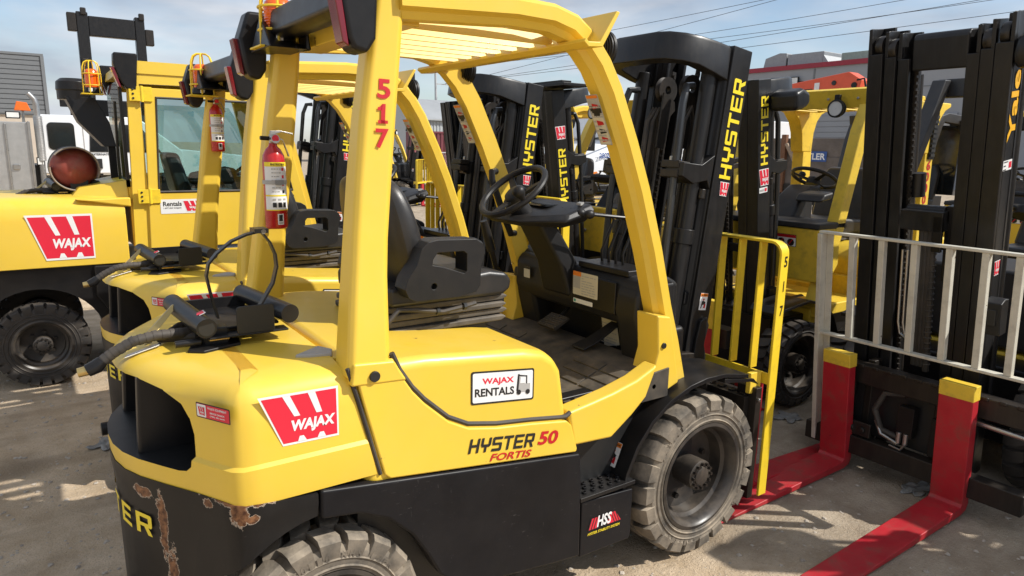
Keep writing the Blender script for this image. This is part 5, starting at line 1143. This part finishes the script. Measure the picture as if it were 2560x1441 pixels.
m.bx(.655, .70, -.417, .632, 1.298, 1.312, CREAMP); m.bx(.655, .70, -.417, .632, .742, .756, CREAMP)
for yy in bars[1:-1]: m.bx(.66, .695, yy-.015, yy+.015, .756, 1.298, CREAMP)
for yy, zz in ((-.405, .11), (.62, .742)): m.bx(.655, .715, yy-.012, yy+.012, zz, 1.297, CREAMP)
m.bx(.656, .664, -.393, -.358, .11, 1.297, CREAMP)
m.build('load_backrest', t, bev=.003, M=SH)
# body
m = MB()
for s in (-1, 1):
    m.loft([[(x+.04, s*.50, z), (x-.04, s*.50, z), (x-.04, s*.42, z), (x+.04, s*.42, z)] for x, z in ((.20, .62), (.06, 1.3), (-.21, 1.8), (-.39, 2.16))], DKP)
    m.loft([[(x+.04, s*.50, z), (x-.04, s*.50, z), (x-.04, s*.42, z), (x+.04, s*.42, z)] for x, z in ((-1.5, .8), (-1.42, 2.12))], DKP); m.bx(-1.46, -.42, min(s*.5, s*.42), max(s*.5, s*.42), 2.08, 2.16, DKP)
m.bx(-.50, -.42, -.5, .5, 2.06, 2.17, DKP); m.bx(-1.46, -1.38, -.42, .42, 2.08, 2.15, DKP)
for k in range(6): m.bx(-1.4, -.64, -.34+k*.13, -.30+k*.13, 2.09, 2.14, DKP)
m.build('overhead_guard', t, bev=.008)
m = MB(); m.prism([(-.30, .62), (-.15, .66), (-.12, 1.10), (-.40, 1.14)], 'y', -.48, .48, DKP); m.prism([(-1.95, .4), (-.75, .4), (-.75, .98), (-1.9, 1.02)], 'y', -.53, .53, YELD); m.bx(-1.9, .1, -.42, .42, .2, .62, BLK); m.prism([(-.75, .5), (-.15, .5), (-.15, .64), (-.75, .64)], 'y', -.53, .53, YELD); m.build('body', t, bev=.02)
m = MB(); m.prism([(-1.30, 1.02), (-.85, 1.02), (-.83, 1.15), (-1.30, 1.14)], 'y', -.24, .24, VIN); m.loft([[(-1.30, -.24, 1.12), (-1.20, -.24, 1.12), (-1.20, .24, 1.12), (-1.30, .24, 1.12)], [(-1.40, -.20, 1.60), (-1.32, -.20, 1.60), (-1.32, .20, 1.60), (-1.40, .20, 1.60)]], VIN); m.build('seat', t, bev=.03)
work_light(t, (-.36, -.20, 2.03), fx=1)
m = MB(); m.bx(-.5, -.48, -.12, .22, 1.86, 1.94, PLA); m.build('mirror', t, bev=.01)
for s in (-1, 1):
    m = MB(); m.loft([[(x, s*.62, z), (x, s*.40, z), (x, s*.40, z+.02), (x, s*.62, z+.02)] for x, z in [(.42*math.cos(R(a)), .33+.42*math.sin(R(a))) for a in (165, 140, 115, 90)]+[(.15, .72)]], BLK); m.build('fender', t)
    wheel(t, (0.03, s*.50, .345), .345, .20, .22, s, 22, rub=RUBC); wheel(t, (-1.5, s*.45, .26), .26, .17, .16, s, 18, rub=RUBC)
make_steering(t, (-.62, 0, 1.42), (-.5, 0, .85), .16)
# ---------------------------------------------------------------- background
SID = mat('grey_siding', (.155, .165, .175), .55, var=.05); BEI = mat('beige_render', (.52, .45, .37), .8, var=.06); GRYW = mat('grey_wall_panel', (.30, .31, .33), .6, var=.05, vs=1); GRYD = mat('dark_grey_wall', (.16, .17, .18), .6, var=.05)
MROOF = mat('metal_roof', (.40, .41, .41), .5, var=.1, vs=.4, metal=.2); CORR = mat('corrugated_wall', (.42, .44, .45), .5, var=.06); MAR = mat('container_maroon', (.16, .035, .045), .55, var=.12, vs=2); MARS = mat('roof_stripe_red', (.30, .02, .04), .5)
HVAC = mat('rooftop_unit', (.30, .31, .32), .5, metal=.4, var=.1); HVAG = mat('weathered_green_steel', (.28, .34, .30), .6, var=.15, grime=.4); CRANE = mat('crane_orange', (.72, .10, .04), .45, var=.08); BLUE = mat('lift_blue', (.02, .07, .30), .45); WOOD = mat('timber', (.34, .25, .17), .8, var=.2); TRUST = mat('rusty_bed', (.16, .13, .11), .7, var=.4, vs=3, grime=.6); SBLU = mat('letter_blue', (.03, .09, .30), .45); POLEG = mat('steel_pole', (.42, .42, .42), .5, var=.05); WIRE = mat('wire', (.06, .06, .065), .5); CHR = mat('chrome', (.6, .6, .62), .12, metal=1)
ORG = mat('orange_beacon', (.80, .16, .02), .25)
# left building
t = thing('building', 'dark grey sided building above a beige wall behind the white crew truck', 'building', (-8, 50, 0))
m = MB(); m.bx(-30, -1.22, 45, 62, 0, 2.92, BEI); m.build('wall', t)
m = MB(); m.bx(-30, -1.12, 44.9, 62, 2.92, 6.1, SID)
for k in range(12): m.bx(-30, -1.10, 44.86, 44.90, 3.0+k*.26, 3.215+k*.26, SID)
m.bx(-30, -1.05, 44.82, 62.05, 6.1, 6.22, SID); m.bx(-1.2, -1.04, 44.8, 44.9, 2.92, 6.1, GRYD); m.build('siding', t)
# white crew-cab service truck
t = thing('service_truck', 'white crew cab service truck with tread plate boxes and a tall exhaust stack', 'truck', (-1.5, 17, 0))
m = MB(); m.prism([(-2.05, .9), (.6, .9), (.95, .95), (1.0, 1.45), (.15, 2.15), (0, 2.24), (-1.95, 2.24), (-2.0, 2.2)], 'y', 17, 18.9, WPAINT); m.prism([(.9, .8), (2.6, .8), (2.6, 1.35), (.95, 1.5)], 'y', 17.1, 18.8, WPAINT); cabw = m.build('cab', t, bev=.05, seg=3)
m = MB(); m.prism([(-1.83+p[0], 1.45+p[1]) for p in rrect(.53, .62, .09)], 'y', 16.985, 17.0, DGLASS); m.prism([(-1.03, 1.41), (.5, 1.41), (.05, 2.06), (-.98, 2.06)], 'y', 16.985, 17.0, DGLASS); m.build('side_window', cabw)
m = MB(); m.bx(-1.135, -1.12, 16.99, 17.01, .9, 2.2, SGRY); text(m, 'INTERNATIONAL', (-1.0, 16.995, 1.33), (1, 0, 0), (0, 0, 1), SBLK, 0, 0, .55, .05, off=.004); m.bx(-1.0, -.80, 16.96, 17.0, 1.02, 1.25, SBLK); m.build('door_trim', cabw)
m = MB(); m.tube([(-2.0, 16.8, .6), (-1.99, 16.8, 2.45), (-2.02, 16.8, 2.56), (-2.12, 16.8, 2.68)], .062, STEEL, 16); m.tube([(-1.99, 16.8, 1.2), (-1.99, 16.8, 2.2)], .085, ALU, 20)
for k in range(26): m.lathe([(.084, 0), (.089, .008), (.084, .016)], (-1.99, 16.8, 1.22+k*.037), 'z', STEEL, 18)
m.build('exhaust_stack', t)
m = MB(); m.bx(-4.6, -2.17, 15.5, 18.6, .45, 2.03, ALU); m.bx(-2.60, -2.56, 15.46, 15.5, .45, 2.0, STEEL); m.bx(-2.52, -2.40, 15.46, 15.5, 1.05, 1.17, STEEL); m.bx(-2.20, -2.15, 15.45, 15.6, .45, 2.05, STEEL); bo = m.build('tool_box', t, bev=.015)
m = MB(); m.bx(-2.1, -1.95, 16.75, 16.85, 1.10, 1.28, BLK); m.bx(-2.08, -1.97, 16.74, 16.75, 1.12, 1.26, LENS); m.bx(-2.55, -2.30, 15.6, 15.75, 2.10, 2.24, BLK); m.bx(-2.53, -2.32, 15.59, 15.6, 2.12, 2.22, LENS); m.build('work_light', t, bev=.01)
m = MB(); m.prism([(-2.40, 2.27), (-2.10, 2.27), (-2.16, 2.44), (-2.34, 2.46)], 'y', 15.8, 16.1, ORG); m.cyl((-2.25, 15.95, 2.0), (-2.25, 15.95, 2.27), .03, STEEL, 8); m.build('beacon', t, bev=.02)
m = MB(); m.bx(-4.6, 2.5, 17.2, 18.6, .4, .8, BLK); m.bx(-2.3, -2.0, 16.9, 18.5, .5, 1.1, BLK); m.build('chassis', t)
for x in (-3.4, 1.7): wheel(t, (x, 17.15, .45), .45, .26, .28, -1, 16, rub=RUBC); wheel(t, (x, 18.5, .45), .45, .26, .28, 1, 16, rub=RUBC)
# very large mast behind it
t = thing('large_forklift', 'tall black mast of a very large forklift rising behind the cab forklift', 'forklift', (.3, 24, 0))
m = MB()
for x0, x1 in ((-.60, -.28), (1.02, 1.30)): m.bx(x0, x1, 24, 24.35, .4, 5.60, MAST); m.bx(x0+.05, x0+.22, 23.9, 24, .4, 4.2, GRSE); m.bx(x0+.12, x0+.28, 23.95, 24.1, 5.5, 5.72, GRSE)
m.bx(-.28, 1.02, 24.02, 24.3, 4.9, 5.50, MAST); m.bx(-.85, -.60, 24.0, 24.25, 5.0, 5.55, GRSE); m.bx(1.30, 1.55, 24.0, 24.25, 4.75, 5.25, GRSE); m.bx(-.28, 1.02, 24.05, 24.3, 1.2, 1.6, MAST)
mo = m.build('mast', t, bev=.03)
m = MB(); m.bx(-.6, 1.3, 24.4, 27, .6, 1.7, YEL); m.bx(-.3, 1.0, 25.2, 26.4, 1.7, 3.0, BLK); m.bx(-1.0, -.4, 24.1, 24.5, 2.0, 3.05, BLK); m.build('body', t, bev=.05)
m = MB(); m.bx(-1.28, -1.03, 23.9, 24.0, 2.68, 3.08, BLK); m.bx(-1.05, -.60, 24.0, 24.04, 2.95, 3.0, BLK); m.build('mirror', t, bev=.06, seg=3)
for x in (-.9, 1.6): wheel(t, (x, 25.0, .6), .6, .4, .4, -1, 16, rub=RUBC)
# mid distance
t = thing('metal_building', 'pale metal building with a low pitched roof across the yard', 'building', (34, 63, 0))
m = MB(); m.bx(30.2, 52, 60, 78, 0, 4.1, CORR)
for k in range(60): m.bx(30.2+k*.36, 30.36+k*.36, 59.94, 60.0, 0, 4.08, CORR)
m.build('wall', t); m = MB(); m.prism([(59.6, 4.12), (69, 6.6), (78.4, 4.12), (78.4, 4.22), (69, 6.75), (59.6, 4.26)], 'x', 29.7, 52.5, MROOF); m.build('roof', t)
t = thing('grey_building', 'small dark grey building with a sloped roof beside the pale metal one', 'building', (10, 26, 0)); m = MB(); m.prism([(23, 0), (29.0, 0), (29.0, 4.4), (27.6, 5.6), (23, 5.6)], 'y', 58, 66, GRYD); m.build('wall', t)
t = thing('shipping_container', 'maroon corrugated shipping container behind the chain link fence', 'container', (23.5, 43, 0)); m = MB(); m.bx(20.6, 29, 42, 44.4, .1, 2.65, MAR)
for k in range(28): m.prism([(20.65+k*.3, 41.96), (20.75+k*.3, 41.93), (20.85+k*.3, 41.96)], 'z', .2, 2.55, MAR)
m.bx(20.6, 29, 41.9, 42.0, 2.55, 2.68, MAR); m.build('body', t)
t = thing('chain_link_fence', 'grey chain link fence in front of the maroon container', 'fence', (18, 32, 0)); m = MB()
for k in range(5): m.cyl((15.5+k*2.4, 32, 0), (15.5+k*2.4, 32, 1.35), .04, POLEG, 8)
m.cyl((15.5, 32, 1.32), (25, 32, 1.32), .03, POLEG, 8)
m.build('post', t); m = MB()
for k in range(100): m.cyl((15.5+k*.095, 32, .03), (15.5+k*.095+.62, 32, 1.3), .006, POLEG, 4); m.cyl((16.1+k*.095, 32, .03), (16.1+k*.095-.62, 32, 1.3), .006, POLEG, 4)
m.build('mesh', t)
t = thing('scissor_lift', 'blue scissor lift with a raised railed basket beyond the 544 mast', 'scissor lift', (15.5, 20.5, 0)); m = MB()
def rail(y, x0, x1, z0, z1): m.tube([(x0, y, z0), (x0, y, z1-.06), (x0+.06, y, z1), (x1-.06, y, z1), (x1, y, z1-.06), (x1, y, z0)], .028, BLUE, 8)
rail(20, 14.8, 15.6, 3.0, 4.15); rail(21, 14.8, 16.25, 3.0, 3.6); rail(20, 15.6, 16.25, 3.0, 3.62); m.tube([(14.8, 20, 3.62), (15.6, 20, 3.70), (16.2, 20, 3.60), (16.25, 21, 3.6), (14.8, 21, 3.6), (14.8, 20, 3.62)], .025, BLUE, 8); m.bx(14.75, 16.3, 19.95, 21.05, 2.9, 3.0, BLUE); m.build('basket', t)
m = MB(); m.bx(14.9, 15.5, 20.02, 20.03, 3.75, 4.08, CLR); m.bx(15.18, 15.50, 19.98, 20.0, 3.70, 4.06, WHT); m.bx(15.18, 15.50, 19.97, 19.98, 4.0, 4.06, SRED); m.build('notice', t)
m = MB(); m.bx(14.7, 16.3, 19.95, 21.05, .25, .9, BLUE)
for k in range(3):
    for y in (20.1, 20.9): m.tube([(14.8, y, .9+k*.66), (16.2, y, 1.56+k*.66)], .05, GRYW, 6); m.tube([(16.2, y, .9+k*.66), (14.8, y, 1.56+k*.66)], .05, GRYW, 6)
m.build('scissor_frame', t)
for x in (14.95, 16.05): wheel(t, (x, 20.05, .22), .22, .14, .15, -1, 12, rub=RUBC)
t = thing('utility_pole', 'slim grey utility pole with two crossarms beyond the metal building', 'pole', (37, 70, 0)); m = MB(); m.tube([(37.1, 70, 0), (36.9, 70, 11.1)], [.20, .12], POLEG, 10); m.bx(36.9, 38.6, 69.95, 70.05, 10.4, 10.52, POLEG); m.bx(36.9, 38.6, 69.95, 70.05, 8.55, 8.67, POLEG); m.build('post', t)
for i, (a, b, s) in enumerate((((37.8, 70, 10.5), (69.2, 13.9, 16.9), 1.6), ((38.5, 70, 10.5), (64.8, 17.0, 17.3), 1.5), ((36.95, 70, 10.9), (58, 21.8, 17.1), .6), ((38.5, 70, 8.6), (56.6, 22.8, 17.5), .6), ((37.8, 70, 8.6), (59.6, 19.9, 14.1), .5), ((38.2, 70, 8.7), (59.5, 19.6, 12.7), .4))):
    a = Vector(a); b = Vector(b); m = MB(); P = []
    b = b+(b-a)*.6
    for k in range(25): u = k/24; P.append(a+(b-a)*u-Vector((0, 0, s*4*u*(1-u))))
    m.tube(P, .022, WIRE, 5); tag(m.build('power_line'), 'thin dark power line strung across the sky from the utility pole', 'power line', 'power lines across the sky')
# white flatbed truck with blue lettering
t = thing('white_truck', 'white bonneted truck with 28020 in blue behind the open cab of number 517', 'truck', (9.5, 10, 0))
m = MB(); rings = []
for x, w_, zb, zt in ((7.30, .55, .85, 1.25), (7.36, .75, .80, 1.50), (7.7, .90, .80, 1.68), (8.3, .98, .85, 1.86), (8.75, 1.0, .85, 1.95)): rings.append([(x, 10-w_, zb), (x, 10-w_, zt-.22), (x, 10-w_*.82, zt-.06), (x, 10-w_*.4, zt), (x, 10+w_*.4, zt), (x, 10+w_*.82, zt-.06), (x, 10+w_, zt-.22), (x, 10+w_, zb)])
m.loft(rings, WPAINT); m.build('bonnet', t, ang=50)
m = MB(); m.prism([(8.7, .8), (10.6, .8), (10.6, 2.72), (10.5, 2.80), (9.0, 2.80), (8.85, 2.72), (8.45, 1.95), (8.7, 1.9)], 'y', 9.0, 11.0, WPAINT); cb = m.build('cab', t, bev=.06, seg=3)
m = MB(); m.prism([(8.62, 2.0), (9.25, 2.0), (9.25, 2.60), (8.98, 2.60)], 'y', 8.985, 9.0, GLS); m.prism([(9.35, 1.95), (9.95, 1.95), (9.95, 2.62), (9.35, 2.62)], 'y', 8.985, 9.0, DGLASS); m.prism([(9.78, 1.9), (10.45, 1.9), (10.45, 2.6), (9.78, 2.6)], 'y', 8.98, 8.984, DGLASS); m.prism([(8.50, 1.98), (8.52, 1.97), (8.93, 2.66), (8.91, 2.68)], 'y', 9.12, 10.88, DGLASS); m.build('side_window', cb)
m = MB(); m.bx(7.46, 7.60, 8.80, 8.92, 1.66, 2.10, BLK); m.tube([(7.53, 8.86, 1.9), (8.6, 8.98, 2.05)], .02, BLK, 6); m.build('mirror', t, bev=.03)
m = MB()
for yy in (9.30, 9.62): m.lathe([(.001, -.06), (.10, -.05), (.115, 0), (.12, .05)], (7.36, yy, 1.10), 'x', CHR, 20); m.lathe([(.001, -.062), (.085, -.052)], (7.36, yy, 1.10), 'x', LENS, 20)
m.prism([(7.36, 1.02), (7.75, 1.05), (7.85, 1.15), (7.75, 1.24), (7.36, 1.20)], 'y', 9.16, 9.20, CHR); m.prism([(7.72, 1.08), (7.98, 1.12), (7.90, 1.22), (7.72, 1.19)], 'y', 9.05, 9.12, SORG); m.build('headlight', t)
m = MB(); m.bx(7.2, 7.35, 9.1, 10.9, .55, .85, BLK); m.bx(7.4, 15, 9.3, 10.7, .5, .8, BLK); m.build('chassis', t)
d = MB(); text(d, '28020', (7.93, 9.03, 1.50), (1, .02, .06), (0, 0, 1), SBLU, 0, 0, .36, .115, off=.01); 
for s_, z, w_, h_ in (('METTLER TOLEDO', 1.38, 1.05, .12), ('Northern, AB', 1.17, .72, .10), ('800-523-5123', .97, .85, .11), ('www.mt.com', .80, .55, .07)): text(d, s_, (9.80, 8.995, z), (1, 0, 0), (0, 0, 1), SBLU, 0, 0, w_, h_, off=.006)
d.build('door_lettering', cb, sm=False)
m = MB(); m.bx(10.9, 15.5, 8.95, 11.05, .85, 2.5, WPAINT); m.build('cargo_box', t, bev=.03)
for x in (8.0, 13.6): wheel(t, (x, 9.15, .5), .5, .29, .28, -1, 16, rub=RUBC); wheel(t, (x, 10.85, .5), .5, .29, .28, 1, 16, rub=RUBC)
m = MB(); m.bx(6.9, 9.6, 8.2, 8.35, .20, .95, WOOD); m.bx(6.9, 9.6, 8.16, 8.2, .86, .98, BLK); tag(m.build('timber_crate', bev=.01), 'weathered timber crate in front of the white bonneted truck', 'crate')
# crane truck
t = thing('crane_truck', 'flatbed truck with a rusty bed and an orange red folding crane boom', 'truck', (12.4, 6.8, 0))
m = MB(); m.prism([(9.4, 2.86), (8.0, 2.84), (5.70, 2.93), (5.66, 3.20), (5.95, 3.38), (8.0, 3.12), (9.4, 2.99)], 'x', 12, 12.35, CRANE); m.prism([(9.4, 2.70), (8.0, 2.70), (6.9, 2.80), (6.9, 2.86), (9.4, 2.80)], 'x', 12.05, 12.3, CRANE); bo = m.build('boom', t, bev=.02)
m = MB(); m.cyl((12.1, 9.4, 2.72), (12.1, 7.4, 2.86), .05, STEEL, 12); m.cyl((11.98, 5.80, 3.10), (12.0, 5.80, 3.10), .06, BLK, 14); m.cyl((11.98, 6.25, 3.17), (12.0, 6.25, 3.17), .05, SBLK, 14); m.tube([(12, 5.75, 3.2), (12, 5.60, 3.22), (12, 5.55, 3.05)], .02, BLK, 6); m.build('ram', bo)
d = MB(); u = Vector((0, -1, .045)).normalized(); O = (11.996, 7.60, 2.885); d.flat([(0, 0), (.42, 0), (.42, .15), (0, .15)], O, u, (0, 0, 1), LYEL, .002); d.flat([(.43, -.005), (.86, -.005), (.88, .07), (.86, .155), (.43, .155)], O, u, (0, 0, 1), SBLK, .002); text(d, 'PALFINGER', O, u, (0, 0, 1), SBLK, .01, .02, .40, .105, bold=.02, off=.004); text(d, 'CRANE', O, u, (0, 0, 1), SORG, .455, .02, .39, .115, bold=.04, off=.004)
text(d, 'PK 12000', (11.996, 6.45, 2.965), u, (0, 0, 1), LYEL, 0, 0, .42, .075, bold=.02, off=.003); d.flat([(.05, .10), (.17, .10), (.17, .26), (.05, .26)], (11.996, 6.75, 2.93), u, (0, 0, 1), WHT, .002); d.build('crane_lettering', bo, sm=False)
m = MB(); m.bx(12, 14, 5.2, 9.5, 1.0, 1.62, TRUST); m.bx(11.95, 14, 5.2, 9.5, .85, 1.0, GRSE); m.bx(12.02, 12.1, 5.2, 9.5, 1.62, 2.02, TRUST); m.bx(11.9, 12, 7.2, 7.32, .8, 2.1, RUST); m.tube([(11.9, 7.18, 1.9), (11.9, 6.75, 1.2)], .045, WOOD, 6); m.bx(12.3, 13.2, 9.0, 9.45, 1.6, 2.9, GRSE)
be = m.build('bed', t, bev=.01); d = MB(); d.flat([(0, 0), (.85, 0), (.85, .22), (0, .22)], (11.99, 7.08, 1.52), (0, -1, 0), (0, 0, 1), SBLU, .002); text(d, 'METTLER', (11.99, 7.08, 1.52), (0, -1, 0), (0, 0, 1), WHT, .03, .04, .79, .14, bold=.03, off=.006); d.build('bed_lettering', be, sm=False)
m = MB(); m.bx(12.2, 13.8, 4.6, 9.6, .55, .85, BLK); m.build('chassis', t)
for y in (6.0, 8.6): 
    m = MB(); c = (12.15, y, .48); m.lathe([(.26, -.13), (.30, -.15), (.44, -.15), (.48, -.11), (.48, .11), (.44, .15), (.30, .15), (.26, .13)], c, 'x', RUBC, 36); m.lathe([(.27, -.12), (.24, -.02), (.1, .0), (.001, .0)], c, 'x', RIM, 30); m.build('wheel', t)
# right building
t = thing('warehouse', 'long grey warehouse with a dark red roof stripe and rooftop ducts', 'building', (40, 8, 0))
m = MB(); m.bx(36, 58, -40, 27.5, 0, 6.55, GRYW)
for k in range(14): m.bx(35.97, 36, -38+k*5, -37.9+k*5, 0, 6.5, GRYD)
m.bx(35.97, 36, -40, 27.5, 5.15, 5.19, GRYD); m.bx(35.9, 36.0, 14, 21.5, 0, 3.8, GRYW)
for k in range(12): m.bx(35.86, 35.9, 14, 21.5, .1+k*.31, .36+k*.31, GRYW)
m.build('wall', t); m = MB(); m.bx(35.9, 36.1, -40, 27.6, 6.55, 6.82, MARS); m.build('roof_trim', t)
m = MB(); m.bx(37, 41, 22.2, 24.6, 6.8, 7.6, HVAC); m.prism([(24.7, 6.6), (26.4, 6.6), (26.2, 7.5), (25.2, 7.75), (24.7, 7.7)], 'x', 37, 40, HVAC); m.prism([(21.6, 6.6), (22.3, 6.6), (22.3, 7.5)], 'x', 37, 40, HVAC); m.bx(37.5, 39.5, 12, 21.4, 6.9, 7.45, HVAG); m.build('rooftop_unit', t, bev=.04)
m = MB(); m.bx(35.75, 35.85, 22.9, 23.7, 5.55, 6.1, BLK); m.bx(35.73, 35.75, 22.95, 23.65, 5.6, 6.05, LENS); m.cyl((35.85, 22.9, 5.8), (36, 22.7, 5.8), .04, BLK, 8); m.build('flood_light', t)
m = MB(); m.bx(35.95, 36, 5.5, 8.2, 4.8, 6.0, LENS); m.bx(35.93, 35.95, 5.4, 8.3, 4.7, 4.8, GRYD); m.build('window', t)
